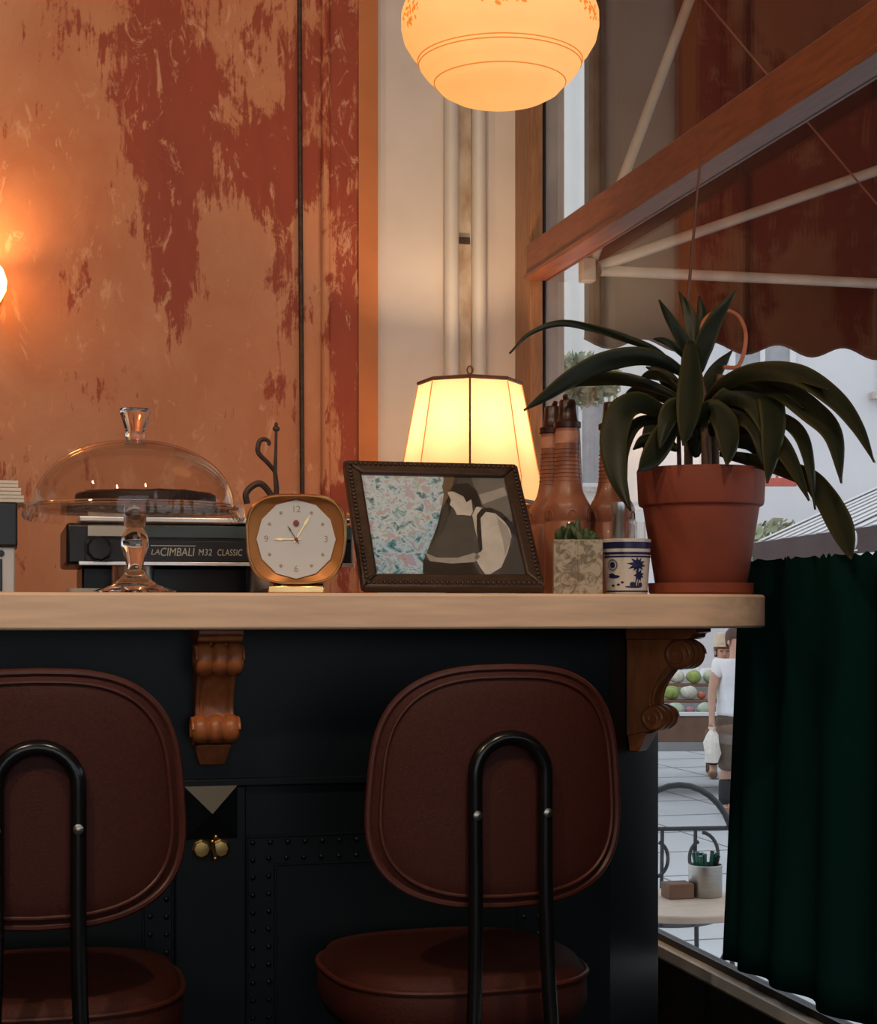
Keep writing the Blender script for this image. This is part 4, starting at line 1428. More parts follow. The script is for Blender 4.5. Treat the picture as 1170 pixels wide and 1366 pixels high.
leaf([(912, 505), (878, 470), (835, 452), (791, 438), (747, 431), (707, 445), (680, 472)], 0.013, 0, -0.05, 0.35, roll=20)
leaf([(915, 500), (885, 483), (850, 476), (804, 484), (765, 503), (730, 527), (699, 548)], 0.034, 0, -0.12, 0.42, roll=25)
leaf([(905, 530), (870, 516), (835, 507), (795, 505), (765, 508), (735, 526), (715, 538)], 0.028, 0.02, 0.04, 0.5, roll=35)
leaf([(900, 560), (878, 546), (852, 536), (829, 549), (818, 588), (824, 636), (842, 682)], 0.044, -0.02, -0.16, 0.55, roll=-10)
leaf([(910, 545), (898, 560), (884, 585), (868, 612), (852, 628)], 0.040, -0.02, -0.13, 0.5)
leaf([(921, 455), (922, 490), (921, 525), (917, 560), (912, 595)], 0.042, -0.02, -0.14, 0.45)
leaf([(925, 480), (912, 455), (896, 428), (879, 400)], 0.021, 0, -0.03, 0.35)
leaf([(928, 475), (924, 440), (917, 412), (906, 390)], 0.022, 0, 0.03, 0.35)
leaf([(932, 500), (938, 465), (955, 425), (981, 388)], 0.031, 0, -0.04, 0.35)
leaf([(928, 480), (930, 450), (938, 425), (932, 395)], 0.026, 0.01, 0.05, 0.4)
leaf([(940, 540), (965, 513), (1009, 495), (1065, 499), (1113, 530), (1144, 568), (1167, 617)], 0.038, 0, -0.36, 0.5, roll=15)
leaf([(950, 515), (990, 497), (1030, 492), (1070, 503), (1105, 520)], 0.026, 0.02, -0.25, 0.5, roll=25)
leaf([(960, 540), (1000, 514), (1040, 518), (1080, 545), (1112, 580), (1123, 645)], 0.041, 0, -0.30, 0.55, roll=5)
leaf([(965, 560), (1000, 522), (1024, 525), (1032, 558), (1029, 602), (1024, 645)], 0.040, -0.02, -0.22, 0.5)
leaf([(975, 565), (1010, 553), (1042, 558), (1066, 577), (1079, 612), (1088, 680)], 0.026, 0, -0.24, 0.5, roll=10)
leaf([(970, 580), (1005, 568), (1031, 582), (1053, 611), (1080, 668)], 0.032, 0.01, -0.26, 0.5)
leaf([(960, 605), (1010, 615), (1050, 626), (1080, 638), (1100, 660), (1122, 700), (1136, 747)], 0.038, -0.02, -0.33, 0.78, roll=-5)
leaf([(938, 530), (952, 500), (976, 468)], 0.026, 0, 0.04, 0.4)
leaf([(940, 560), (970, 530), (1005, 532), (1026, 567), (1031, 619)], 0.044, -0.03, -0.16, 0.5)
leaf([(945, 580), (968, 556), (992, 551), (1012, 572), (1018, 622)], 0.040, -0.02, -0.12, 0.5)
leaf([(930, 570), (948, 545), (966, 560), (972, 590), (970, 622)], 0.040, -0.03, -0.13, 0.5)
leaf([(905, 545), (885, 530), (862, 520), (842, 528), (836, 541)], 0.026, 0.03, 0.10, 0.5, roll=30)
leaf([(915, 585), (900, 560), (882, 560), (868, 580), (860, 606)], 0.036, 0.02, 0.05, 0.5)
leaf([(920, 590), (912, 560), (902, 545), (890, 560), (880, 600)], 0.036, -0.04, -0.12, 0.5)
leaf([(935, 600), (948, 570), (960, 545), (985, 520), (1010, 512)], 0.030, 0.03, 0.02, 0.5, roll=20)
leaf([(905, 600), (885, 590), (862, 588), (845, 600)], 0.026, 0.02, 0.04, 0.5, roll=25)
leaf([(950, 600), (975, 585), (1000, 590), (1015, 610)], 0.032, 0.03, -0.02, 0.5, roll=15)
leaf([(925, 600), (915, 570), (905, 530), (885, 500), (862, 490)], 0.030, 0.03, 0.08, 0.5, roll=15)
leaf([(935, 560), (965, 535), (1000, 545), (1030, 575), (1045, 605)], 0.020, 0.02, -0.15, 0.5, roll=10)
leaf([(950, 530), (985, 508), (1020, 505), (1050, 520), (1072, 545)], 0.022, 0.03, -0.18, 0.5, roll=20)
leaf([(900, 570), (870, 560), (845, 570), (832, 605), (836, 650)], 0.020, 0.0, -0.10, 0.5)
leaf([(910, 520), (890, 505), (868, 500), (850, 512)], 0.018, 0.03, 0.08, 0.5, roll=20)
leaf([(925, 490), (908, 470), (888, 455), (872, 452)], 0.012, 0.0, -0.05, 0.5)
leaf([(930, 610), (928, 585), (935, 560), (950, 545)], 0.032, 0.0, -0.03, 0.5)


def pp(px_, py_, d):
    u = (px_ - W / 2) / F
    return tuple(PD(px_, py_, min(T0 + d, 1.22 / (SN + u * CS))) - ORG)


MB().tube([(-0.028, 0.02, -0.012), pp(905, 560, 0.05), pp(915, 430, 0.05), pp(935, 205, 0.05)], [0.0042, 0.0036, 0.003, 0.002], 8).build('support_cane', 'stake', pl_)
MB().tube(spline([pp(930, 470, 0.02), pp(938, 430, 0.03), pp(961, 414, 0.04), pp(985, 422, 0.04), pp(995, 450, 0.03), pp(986, 487, 0.02), pp(965, 490, 0.01)], 6), 0.0034, 8).build('dry_leaf', 'tendril', pl_)
MB().tube(spline([pp(955, 600, 0.02), pp(968, 540, 0.05), pp(990, 520, 0.05), pp(1004, 540, 0.04), pp(1000, 560, 0.03)], 6), 0.0034, 8).build('dry_leaf', 'tendril', pl_)

# ------------------------------------------------------------------ table lamp on the back cabinet
LC = onY(627, 800, 3.70)
tl = thing('table_lamp', 'lit table lamp with an octagonal parchment shade', 'lamp', (LC.x, 3.70, 0.90))
zt_, zb_ = 1.600 - 0.90, 1.322 - 0.90
cr = math.atan2(-3.70, -LC.x)
n8 = 8
shp = [(0.119, zt_), (0.131, zt_ - 0.06), (0.144, zt_ - 0.13), (0.156, zt_ - 0.195), (0.163, zt_ - 0.225), (0.162, zt_ - 0.25), (0.152, zb_)]
m = MB()
rg = []
for rr, z in shp:
    rg.append([m.pt((rr * math.cos(cr + 2 * PI * k / n8), rr * math.sin(cr + 2 * PI * k / n8), z)) for k in range(n8)])
for A, B in zip(rg[:-1], rg[1:]):
    for k in range(n8):
        m.f.append([A[k], A[(k + 1) % n8], B[(k + 1) % n8], B[k]])
sh = m.build('shade', 'shade', tl, smooth=25)
for k in range(n8):
    a = cr + 2 * PI * k / n8
    MB().tube([((rr + 0.0012) * math.cos(a), (rr + 0.0012) * math.sin(a), z) for rr, z in shp], 0.0024 if k == 0 else 0.0012, 6).build('rib', 'lamp_trim' if k == 0 else 'opal_line', sh)
for rr, z in (shp[0], shp[-1]):
    MB().tube([((rr + 0.001) * math.cos(cr + 2 * PI * k / n8), (rr + 0.001) * math.sin(cr + 2 * PI * k / n8), z) for k in range(n8)], 0.0045, 8, closed=True).build('trim_braid', 'lamp_trim', sh)
m = MB()
for k in range(4):
    a = cr + PI / 2 * k
    m.tube([(0, 0, zt_ + 0.006), (0.118 * math.cos(a), 0.118 * math.sin(a), zt_)], 0.0022, 6)
m.build('spider', 'lamp_trim', tl)
fn = MB().lathe([(0, zt_ + 0.002), (0.026, zt_ + 0.004), (0.024, zt_ + 0.014), (0.014, zt_ + 0.020), (0.004, zt_ + 0.022), (0, zt_ + 0.022)], 20).build('finial_cap', 'lamp_trim', tl)
MB().tube([(0.0065 * math.cos(2 * PI * k / 16) * math.cos(cr + PI / 2), 0.0065 * math.cos(2 * PI * k / 16) * math.sin(cr + PI / 2), zt_ + 0.031 + 0.009 * math.sin(2 * PI * k / 16)) for k in range(16)], 0.0022, 6, closed=True).build('finial_ring', 'lamp_trim', fn)
MB().lathe([(0, 0), (0.09, 0), (0.09, 0.015), (0.05, 0.03), (0.03, 0.06), (0.05, 0.13), (0.06, 0.2), (0.045, 0.28), (0.018, 0.34), (0.014, 0.42), (0.014, 0.47), (0, 0.47)], 32).build('base', 'lamp_base', tl)
point_light('lamp_bulb', tl, (0, 0, 0.590), 12.0, (1.0, 0.64, 0.34), 0.03)

# ------------------------------------------------------------------ pendant lamp
pc_ = PD(667, 140, 2.49)
pd = thing('pendant_lamp', 'lit opal glass pendant lamp with an amber flower print', 'lamp', (pc_.x, pc_.y, 1.838))
oprof = [(0, 0.0), (0.04, 0.0015), (0.072, 0.008), (0.090, 0.018), (0.0985, 0.028), (0.099, 0.030), (0.112, 0.040), (0.121, 0.052), (0.1235, 0.060), (0.124, 0.063),
         (0.135, 0.075), (0.145, 0.092), (0.1495, 0.112), (0.149, 0.132), (0.142, 0.152), (0.128, 0.170), (0.108, 0.184), (0.085, 0.193), (0.07, 0.198), (0.06, 0.215), (0.058, 0.235)]
op = MB().lathe(oprof, 64).build('glass_shade', 'opal', pd, smooth=60)
op.modifiers.new('thickness', 'SOLIDIFY').thickness = 0.002
for rr, z in ((0.0993, 0.0290), (0.1243, 0.0615), (0.1228, 0.056)):
    MB().tube([(rr * math.cos(2 * PI * k / 64), rr * math.sin(2 * PI * k / 64), z) for k in range(64)], 0.0009, 6, closed=True).build('painted_line', 'opal_line', op)


def orad(z):
    for (r0, z0), (r1, z1) in zip(oprof[:-1], oprof[1:]):
        if z0 <= z <= z1:
            return r0 + (r1 - r0) * (z - z0) / (z1 - z0 + 1e-9)
    return 0.1


fc = math.atan2(-pc_.y, -pc_.x)
for q, (dA, zz) in enumerate(((-0.03, 0.113), (-1.15, 0.112), (1.10, 0.117), (2.2, 0.12), (-2.3, 0.12))):
    m = MB()
    rl = random.Random(q)
    for k in range(26):
        a = fc + dA + rl.gauss(0, 0.11)
        z = zz + rl.gauss(0, 0.008)
        s = rl.uniform(0.0025, 0.0055)
        ang = rl.uniform(0, PI)
        pts = []
        for j in range(6):
            b_ = 2 * PI * j / 6
            ex, ez = s * math.cos(b_), 0.55 * s * math.sin(b_)
            sx_, sz_ = ex * math.cos(ang) - ez * math.sin(ang), ex * math.sin(ang) + ez * math.cos(ang)
            zz_ = z + sz_
            rr = orad(zz_) + 0.0007
            pts.append((rr * math.cos(a + sx_ / rr), rr * math.sin(a + sx_ / rr), zz_))
        m.poly(pts)
    m.build('flower_print', 'opal_flower', op, smooth=0)
MB().lathe([(0, 0.30), (0.012, 0.298), (0.02, 0.27), (0.062, 0.24), (0.064, 0.225), (0.0615, 0.225), (0.0, 0.262)], 32).build('gallery', 'brass', pd)
MB().tube([(0, 0, 0.298), (0, 0, CEIL - 1.838 - 0.02)], 0.003, 8).build('cable', 'iron', pd)
MB().lathe([(0, CEIL - 1.838), (0.05, CEIL - 1.838), (0.045, CEIL - 1.838 - 0.025), (0.006, CEIL - 1.838 - 0.03), (0, CEIL - 1.838 - 0.03)], 24).build('ceiling_rose', 'brass', pd)
point_light('pendant_bulb', pd, (0, 0, 0.115), 0.62, (1.0, 0.66, 0.36), 0.04)

# ------------------------------------------------------------------ wall sconce at the left
sc_ = onY(-17, 385, 3.93)
ws = thing('wall_sconce', 'small glowing glass wall sconce on the orange wall', 'lamp', (sc_.x, YW - 0.001, sc_.z))
m = MB()
m.M = Matrix.Rotation(PI / 2, 4, 'X')
m.lathe([(0, 0), (0.035, 0), (0.03, 0.012), (0, 0.016)], 24)
m.build('wall_plate', 'brass', ws)
MB().tube(spline([(0, -0.014, 0), (0, -0.05, -0.045), (0, -0.09, -0.06), (0, -0.10, -0.036)], 6), 0.005, 8).build('arm', 'brass', ws)
g = MB().lathe([(0.012, -0.036), (0.03, -0.028), (0.042, -0.004), (0.044, 0.02), (0.036, 0.045), (0.028, 0.055)], 32, (0, -0.10, 0)).build('glass_shade', 'sconce', ws)
g.modifiers.new('thickness', 'SOLIDIFY').thickness = 0.0015
point_light('sconce_bulb', ws, (0, -0.10, 0.03), 6.5, (1.0, 0.58, 0.22), 0.02)

# ------------------------------------------------------------------ cafe curtain on its rod
cr_ = thing('cafe_curtain', 'dark green velvet cafe curtain hanging on the street window', 'curtain', (1.228, 0, 0))
y_end = onX(984, 840, 1.228).y
zr_ = 1.150
nY, nZ = 260, 14
m = MB()
rows = []
for j in range(nZ + 1):
    f = j / nZ
    row = []
    for i in range(nY + 1):
        s = i / nY
        y = y_end + 0.062 * (1 - s) ** 6 * (1 - f) - s * (y_end + 1.15)
        ph = s * (y_end + 1.15)
        x = 0.013 * math.sin(ph * 2 * PI / 0.135 + 1.1 * math.sin(ph * 9)) * (0.75 + 0.25 * (1 - f)) + 0.004 * math.sin(ph * 31 + f * 2)
        z = 0.448 + (zr_ + 0.006 - 0.448) * f + (0.0035 * math.sin(ph * 190) if j == nZ else 0)
        row.append(m.pt((x, y, z)))
    rows.append(row)
for A, B in zip(rows[:-1], rows[1:]):
    for i in range(nY):
        m.f.append([A[i], A[i + 1], B[i + 1], B[i]])
co = m.build('cloth', 'curtain', cr_, smooth=80)
co.modifiers.new('thickness', 'SOLIDIFY').thickness = 0.0015
MB().tube([(0.0195, y_end + 0.02, zr_ - 0.02), (0.0195, -1.18, zr_ - 0.02)], 0.004, 10).build('rod', 'black_rail', cr_)
for y in (y_end + 0.008, -1.16):
    MB().tube([(0.0195, y, zr_ - 0.02), (0.058, y, zr_ - 0.02)], 0.004, 8).build('rod_bracket', 'black_rail', cr_)

# ------------------------------------------------------------------ hooped canopy outside the window
HX, HY, HZ = 1.385, 3.90, 1.915
RC, YN = 1.30, -0.6
cp_ = thing('window_canopy', 'oxblood hooped canopy with a scalloped edge over the street window', 'canopy', (HX, HY, HZ))
m = MB()
nF = 20
arc = [(RC * math.cos(PI / 2 * k / nF), RC * math.sin(PI / 2 * k / nF)) for k in range(nF + 1)]
arc = [(x, z) for x, z in arc]
depth = YN - HY
for yy in (0.0, depth):
    c0 = m.pt((0, yy, 0))
    ids = [m.pt((x, yy, z)) for x, z in arc]
    for a, b in zip(ids[:-1], ids[1:]):
        m.f.append([c0, a, b])
A = [m.pt((x, 0, z)) for x, z in arc]
B = [m.pt((x, depth, z)) for x, z in arc]
for k in range(nF):
    m.f.append([A[k], A[k + 1], B[k + 1], B[k]])
m.build('cover', 'canopy', cp_, smooth=30)


def scallop(p0, p1, pitch, drop, amp, name):
    p0, p1 = Vector(p0), Vector(p1)
    L_ = (p1 - p0).length
    n = int(L_ / pitch * 12)
    m = MB()
    top = [m.pt(p0 + (p1 - p0) * (k / n)) for k in range(n + 1)]
    bot = []
    for k in range(n + 1):
        s = L_ * k / n / pitch
        bot.append(m.pt(p0 + (p1 - p0) * (k / n) + Vector((0, 0, -drop - amp * math.sin(2 * PI * s - 0.6)))))
    for k in range(n):
        m.f.append([top[k], top[k + 1], bot[k + 1], bot[k]])
    o = m.build(name, 'canopy', cp_)
    o.modifiers.new('thickness', 'SOLIDIFY').thickness = 0.003
    m = MB()
    m.tube([o.data.vertices[n + 1 + k].co for k in range(n + 1)], 0.004, 6)
    m.build('edge_binding', 'canopy_seam', o)
    return o


scallop((0, 0, 0.0), (RC, 0, 0.0), 0.186, 0.170, 0.014, 'valance')
scallop((RC, 0, 0.0), (RC, depth, 0.0), 0.186, 0.170, 0.014, 'valance')
for k, ang in enumerate((0.4, 20.7, 69.0, 45.0)):
    a = math.radians(ang)
    e = Vector((math.cos(a), 0, math.sin(a)))
    q0, q1 = e * 0.03 + Vector((0, -0.035, 0)), e * (RC - 0.03) + Vector((0, -0.035, 0))
    if k == 3:
        continue
    pts = [q0, e * (RC * 0.45) + Vector((0, -0.04, 0)), q1, q1 + Vector((0, -0.06, 0)), e * (RC - 0.03) + Vector((0, depth + 0.06, 0)), e * 0.03 + Vector((0, depth + 0.035, 0))]
    MB().tube(pts, 0.0135, 10).build('hoop', 'hoop', cp_)
MB().box((-0.022, -0.05, -0.03), (0.014, -0.015, 0.03)).build('hinge_plate', 'hoop', cp_, bevel=0.004)
for x in (0.42, 0.80):
    MB().tube([(x, -0.006, -0.16), (x, -0.006, 1.0)], 0.006, 6).build('seam', 'canopy_seam', cp_)
a_, b_ = onY(940, 0, 3.80), onY(1172, 275, 3.80)
a2 = a_ + (a_ - b_) * 0.3
b2 = b_ + (b_ - a_) * 0.25
tag(MB().tube([tuple(a2), tuple(b2)], 0.0028, 6).build('canopy_cord', 'cord'), 'thin brown cord strung diagonally under the canopy', 'cord')

# ------------------------------------------------------------------ the street
ZG = -0.5
st_ = tag(box((1.37, -25, ZG - 0.2), (60, 90, ZG)).build('pavement', 'pavement', smooth=0), 'pale grey paved street outside the window', 'structure', kind='structure')
jm = MB()
for k in range(14):
    y = 4.6 + k * 0.9
    jm.box((1.4, y, ZG), (12, y + 0.012, ZG + 0.003))
for k in range(9):
    x = 1.9 + k * 0.9
    jm.box((x, 4.0, ZG), (x + 0.012, 20, ZG + 0.003))
jo = jm.build('joint_lines', 'joint', st_, smooth=0)
tag(box((1.37, 4.2, ZG), (-6, 4.3, 3.2)).build('wall_outer', 'facade'), 'outer return wall of the bar building', 'structure', kind='structure')


def building(name, label, loc, rz, w, h, wins, mat, dep=2.5):
    t = thing(name, label, 'building', loc, rz)
    box((0, 0, 0), (w, dep, h)).build('wall', mat, t)
    for (x0, z0, x1, z1) in wins:
        fr = MB()
        e = 0.07
        for a, b in (((x0, -0.05, z0), (x0 + e, -0.002, z1)), ((x1 - e, -0.05, z0), (x1, -0.002, z1)), ((x0 + e, -0.05, z1 - e), (x1 - e, -0.002, z1)), ((x0 + e, -0.05, z0), (x1 - e, -0.002, z0 + e)), (((x0 + x1) / 2 - 0.03, -0.045, z0 + e), ((x0 + x1) / 2 + 0.03, -0.002, z1 - e))):
            fr.box(a, b)
        f = fr.build('window', 'win_frame', t)
        for xa, xb in ((x0 + e, (x0 + x1) / 2 - 0.03), ((x0 + x1) / 2 + 0.03, x1 - e)):
            box((xa, -0.02, z0 + e), (xb, -0.008, z1 - e)).build('pane', 'win_pane', f)
        box((x0 - 0.1, -0.14, z0 - 0.08), (x1 + 0.1, -0.002, z0 - 0.001)).build('window_ledge', 'stone', t)
    return t


# white corner house across the street: its front faces the bar
def street(px, depth_):
    p = PD(px, 815, depth_)
    return (p.x, p.y, ZG)


f0 = PD(1090, 815, 19.0)
rz_ = -math.atan2(0.55, 1.0)
b1 = building('corner_house', 'white rendered house across the street beyond the grey awning', (f0.x - 1.2, f0.y + 0.6, ZG), math.radians(-8), 9.0, 9.5,
              [(0.35, 4.2, 1.15, 5.6), (2.15, 4.15, 3.0, 5.6), (4.3, 4.15, 5.2, 5.6)], 'facade')
box((1.75, -0.55, 2.55), (9.0, -0.002, 2.75)).build('cornice', 'stone', b1)
b2_ = building('terrace_house', 'pale terrace house at the far end of the street', tuple(street(640, 27)), math.radians(-12), 7.2, 11.0,
               [(1.2, 3.6, 2.1, 5.3), (3.2, 3.6, 4.1, 5.3), (5.2, 3.6, 6.1, 5.3)], 'facade2')
# red sign on the corner house
p0 = PD(1041, 634, 16.5)
rs = thing('shop_sign', 'small red shop sign beside the white corner house', 'sign', tuple(p0), math.radians(-14.5))
box((-0.16, -0.03, -0.11), (0.16, 0.03, 0.11)).build('board', 'red_sign', rs, bevel=0.005)
box((-0.03, 0.031, -0.02), (0.03, 2.6, 0.02)).build('arm', 'stone', rs)
for k in range(3):
    box((-0.10 + k * 0.075, -0.033, -0.03), (-0.055 + k * 0.075, -0.0301, 0.04)).build('sign_mark', 'white_print', rs)

# grey striped awning across the street
d2 = 12.0
d1 = d2 * 114 / 91
E0, E1 = PD(1007, 724, d1), PD(1170, 701, d2)
ez = E0.z
dirv = (E1 - E0)
dirv.z = 0
Le = dirv.length
dirv.normalize()
LA = Le + 1.6
aw_ = thing('street_awning', 'grey striped awning with a dark valance across the street', 'awning', (E0.x, E0.y, ZG), math.atan2(dirv.y, dirv.x))
zz = ez - ZG
# local x runs along the front edge towards the viewer, local +y lies away from the bar
back, rise = 2.6, 1.25
m = MB()
m.poly([(0, 0, zz), (LA, 0, zz), (LA, back, zz + rise), (1.0, back, zz + rise)])
o = m.build('cover', 'awning_grey', aw_, smooth=0)
o.modifiers.new('thickness', 'SOLIDIFY').thickness = 0.02
nst = 15
for k in range(nst):
    xa = 0.12 + k * LA / nst
    xt = 1.0 + (LA - 1.0) * (xa / LA)
    m = MB()
    w_ = LA / nst * 0.42
    m.poly([(xa, 0, zz + 0.012), (xa + w_, 0, zz + 0.012), (xt + w_ * (LA - 1) / LA, back, zz + rise + 0.012), (xt, back, zz + rise + 0.012)])
    q = m.build('stripe', 'awning_rib', aw_, smooth=0)
    q.modifiers.new('thickness', 'SOLIDIFY').thickness = 0.006
val = box((0, -0.02, zz - 0.19), (LA, 0.0, zz - 0.002)).build('valance', 'valance', aw_)
box((-0.01, -0.025, zz - 0.235), (LA, 0.02, zz - 0.195)).build('front_rail', 'awning_rib', aw_)
for xx in (0.06, LA - 0.06):
    box((xx - 0.04, 0.03, 0), (xx + 0.04, 0.11, zz - 0.2)).build('post', 'chair_iron', aw_)
box((0.0, back, 0), (LA, back + 0.2, zz + rise + 0.3)).build('back_wall', 'facade', aw_)
lg = PD(1143, 716, d2 + 0.4)
lx = (Vector((lg.x, lg.y, 0)) - Vector((E0.x, E0.y, 0))).dot(dirv)
m = MB()
m.tube([(lx + 0.055 * math.cos(a), -0.024, zz - 0.085 + 0.062 * math.sin(a)) for a in [2 * PI * k / 24 for k in range(24)]], 0.009, 6, closed=True)
m.tube([(lx + 0.026 * math.cos(a), -0.024, zz - 0.085 + 0.028 * math.sin(a)) for a in [0.6 + 4.9 * k / 16 for k in range(17)]], 0.008, 6)
m.build('emblem', 'white_print', val)
box((lx - 0.06, -0.0235, zz - 0.172), (lx + 0.06, -0.0205, zz - 0.160)).build('emblem_line', 'white_print', val)


# street trees
def tree(label, px, depth_, h, rr, seed, low=0.9):
    rl = random.Random(seed)
    p = street(px, depth_)
    t = thing('street_tree', label, 'tree', p)
    MB().tube([(0, 0, 0), (0.04, 0, h * 0.4), (0, 0.03, h * 0.8)], [0.09, 0.07, 0.03], 8).build('trunk', 'bark', t)
    m = MB()
    for k in range(1400):
        a, b = rl.uniform(0, 2 * PI), rl.uniform(-1, 1)
        q = rr * rl.random() ** 0.4
        c0 = Vector((q * math.cos(a) * math.sqrt(1 - b * b), q * math.sin(a) * math.sqrt(1 - b * b), low + (h - low) / 2 + b * q * (h - low) / 2 / rr))
        s = rl.uniform(0.05, 0.11)
        u_ = Vector((rl.gauss(0, 1), rl.gauss(0, 1), rl.gauss(0, 1))).normalized()
        v_ = u_.orthogonal().normalized()
        m.poly([c0 - u_ * s, c0 + v_ * s * 0.5, c0 + u_ * s, c0 - v_ * s * 0.5])
    tag(m.build('foliage', 'foliage', t, smooth=0, normals=False), kind='stuff')


tree('leafy street tree beside the grey awning', 1030, 17.5, 2.55, 0.62, 3, 1.3)
tree('pale leafy tree far down the street beyond the window post', 772, 22.0, 5.0, 0.6, 5, 4.3)

# ------------------------------------------------------------------ bistro table, tin of cutlery and chair outside
tp = PD(905, 1203, 4.9)
tb = thing('bistro_table', 'round pale bistro table with scrolled iron legs outside', 'table', (tp.x, tp.y, ZG))
ht = tp.z - ZG
MB().lathe([(0, ht - 0.022), (0.235, ht - 0.022), (0.24, ht - 0.018), (0.24, ht - 0.004), (0.236, ht), (0, ht)], 48).build('tabletop', 'table_top', tb)
for k in range(3):
    a = 2 * PI * k / 3 - 0.35
    ex, ey = math.cos(a), math.sin(a)
    pts = spline([(0.20 * ex, 0.20 * ey, ht - 0.027), (0.13 * ex, 0.13 * ey, ht - 0.17), (0.05 * ex, 0.05 * ey, ht - 0.32), (0.12 * ex, 0.12 * ey, 0.20), (0.26 * ex, 0.26 * ey, 0.008)], 6)
    lg_ = MB().tube(pts, 0.009, 8).build('leg', 'chair_iron', tb)
    pts = []
    for j in range(20):
        f = j / 19
        b_ = -0.6 + f * 2 * PI * 1.1
        q = 0.07 * (1 - 0.7 * f)
        pts.append(((0.15 + q * math.cos(b_)) * ex, (0.15 + q * math.cos(b_)) * ey, ht - 0.34 + q * math.sin(b_)))
    MB().tube(pts, 0.006, 6).build('scroll', 'chair_iron', lg_)
MB().tube([(0.05 * math.cos(2 * PI * k / 20), 0.05 * math.sin(2 * PI * k / 20), ht - 0.32) for k in range(20)], 0.007, 6, closed=True).build('ring', 'chair_iron', tb)
tn = PD(941, 1196, 5.0)
ti = thing('cutlery_tin', 'steel tin of green handled cutlery on the bistro table', 'tin', (tn.x, tn.y, tp.z + 0.0005))
ti.scale = (1.08, 1.08, 1.0)
MB().lathe([(0, 0), (0.046, 0), (0.047, 0.003), (0.047, 0.094), (0.045, 0.096), (0.0445, 0.09), (0.044, 0.004), (0, 0.004)], 32).build('body', 'steel', ti)
rl = random.Random(2)
for k in range(11):
    a = rl.uniform(0, 2 * PI)
    q = 0.032 * math.sqrt(rl.random())
    x, y = q * math.cos(a), q * math.sin(a)
    m = MB().tube([(x * 0.6, y * 0.6, 0.005), (x, y, 0.095)], 0.003, 6)
    cu_ = tag(m.build('cutlery', 'steel' if k > 1 else 'black_plastic', loc=ti.location), 'green handled cutlery piece in the steel tin' if k > 1 else 'black handled cutlery piece in the steel tin', 'cutlery', 'cutlery in the steel tin')
    MB().tube([(x, y, 0.0905), (x * 1.25, y * 1.25, 0.122 + rl.uniform(0, 0.014))], [0.0065, 0.0072], 8).build('handle', 'green_handle' if k > 1 else 'black_plastic', cu_)
bk_ = PD(912, 1200, 4.98)
tag(box((-0.05, -0.035, 0), (0.03, 0.035, 0.045)).build('wooden_box', 'crate', loc=(bk_.x - 0.01, bk_.y, tp.z + 0.0005), bevel=0.003), 'small brown wooden box beside the cutlery tin', 'box')

cc = PD(904, 1100, 5.85)
bcn = thing('bistro_chair', 'iron bistro chair with a scrolled back behind the round table', 'chair', (cc.x, cc.y + 0.0, ZG), math.radians(172))
# back in the local XZ plane, seat towards the table (-Y)
hb, wb_ = 0.955, 0.20
arc = [(-wb_, 0, 0.45)] + [(-wb_ * math.cos(a), 0.02, 0.72 + (hb - 0.72) * math.sin(a)) for a in [PI * k / 16 for k in range(17)]] + [(wb_, 0, 0.45)]
MB().tube(arc, 0.011, 8).build('back_hoop', 'chair_iron', bcn)
MB().tube([(-wb_ * 0.93, 0.018, 0.80), (wb_ * 0.93, 0.018, 0.80)], 0.008, 8).build('back_rail', 'chair_iron', bcn)
for x in (-0.06, 0.06):
    MB().tube([(x, 0.018, 0.80), (x, 0.0, 0.46)], 0.007, 8).build('back_bar', 'chair_iron', bcn)
for s in (-1, 1):
    pts = []
    for j in range(28):
        f = j / 27
        a = PI * 0.5 - f * 2 * PI * 0.95
        q = 0.085 * (1 - 0.35 * f)
        pts.append((s * (0.085 + q * math.cos(a) * 0.75), 0.016, 0.70 + q * math.sin(a)))
    MB().tube(pts, 0.0065, 6).build('back_scroll', 'chair_iron', bcn)
MB().lathe([(0, 0.445), (0.2, 0.445), (0.21, 0.452), (0.2, 0.46), (0, 0.46)], 32, (0, -0.2, 0)).build('seat', 'chair_iron', bcn)
for x, y in ((-0.17, -0.36), (0.17, -0.36), (-wb_, 0), (wb_, 0)):
    MB().tube([(x * 0.95, y * 0.95, 0.45), (x * 1.1, y * 1.15, 0.008)], 0.009, 8).build('leg', 'chair_iron', bcn)
rp_ = PD(922, 1078, 5.9)
# ------------------------------------------------------------------ market stall with vegetables
MS = 14.0
mrz = -TH
sp0 = PD(895, 990, MS)
stall = thing('market_stall', 'brown wooden market stall stepped with vegetable trays', 'stall', (sp0.x, sp0.y, ZG), mrz)
kpx = MS / F
hb0 = EYE + (HOR - 990) * kpx - ZG
hb1 = EYE + (HOR - 955) * kpx - ZG
box((-0.72, 0.0, hb0), (0.72, 0.04, hb1)).build('front_board', 'crate', stall, bevel=0.006)
box((-0.72, -0.02, hb1), (0.72, 0.06, hb1 + 0.03)).build('front_rail', 'win_frame', stall, bevel=0.004)
steps = [(0.06, hb1 - 0.02), (0.34, hb1 + 0.11), (0.62, hb1 + 0.24)]
for y, z in steps:
    box((-0.72, y, z - 0.02), (0.72, y + 0.27, z)).build('shelf', 'crate', stall)
for x in (-0.70, 0.66):
    box((x, 0.05, 0), (x + 0.04, 0.85, hb0 + 0.05)).build('trestle', 'crate', stall)
box((-0.72, 0.92, 0.3), (0.72, 0.95, hb1 + 0.30)).build('back_board', 'win_frame', stall)
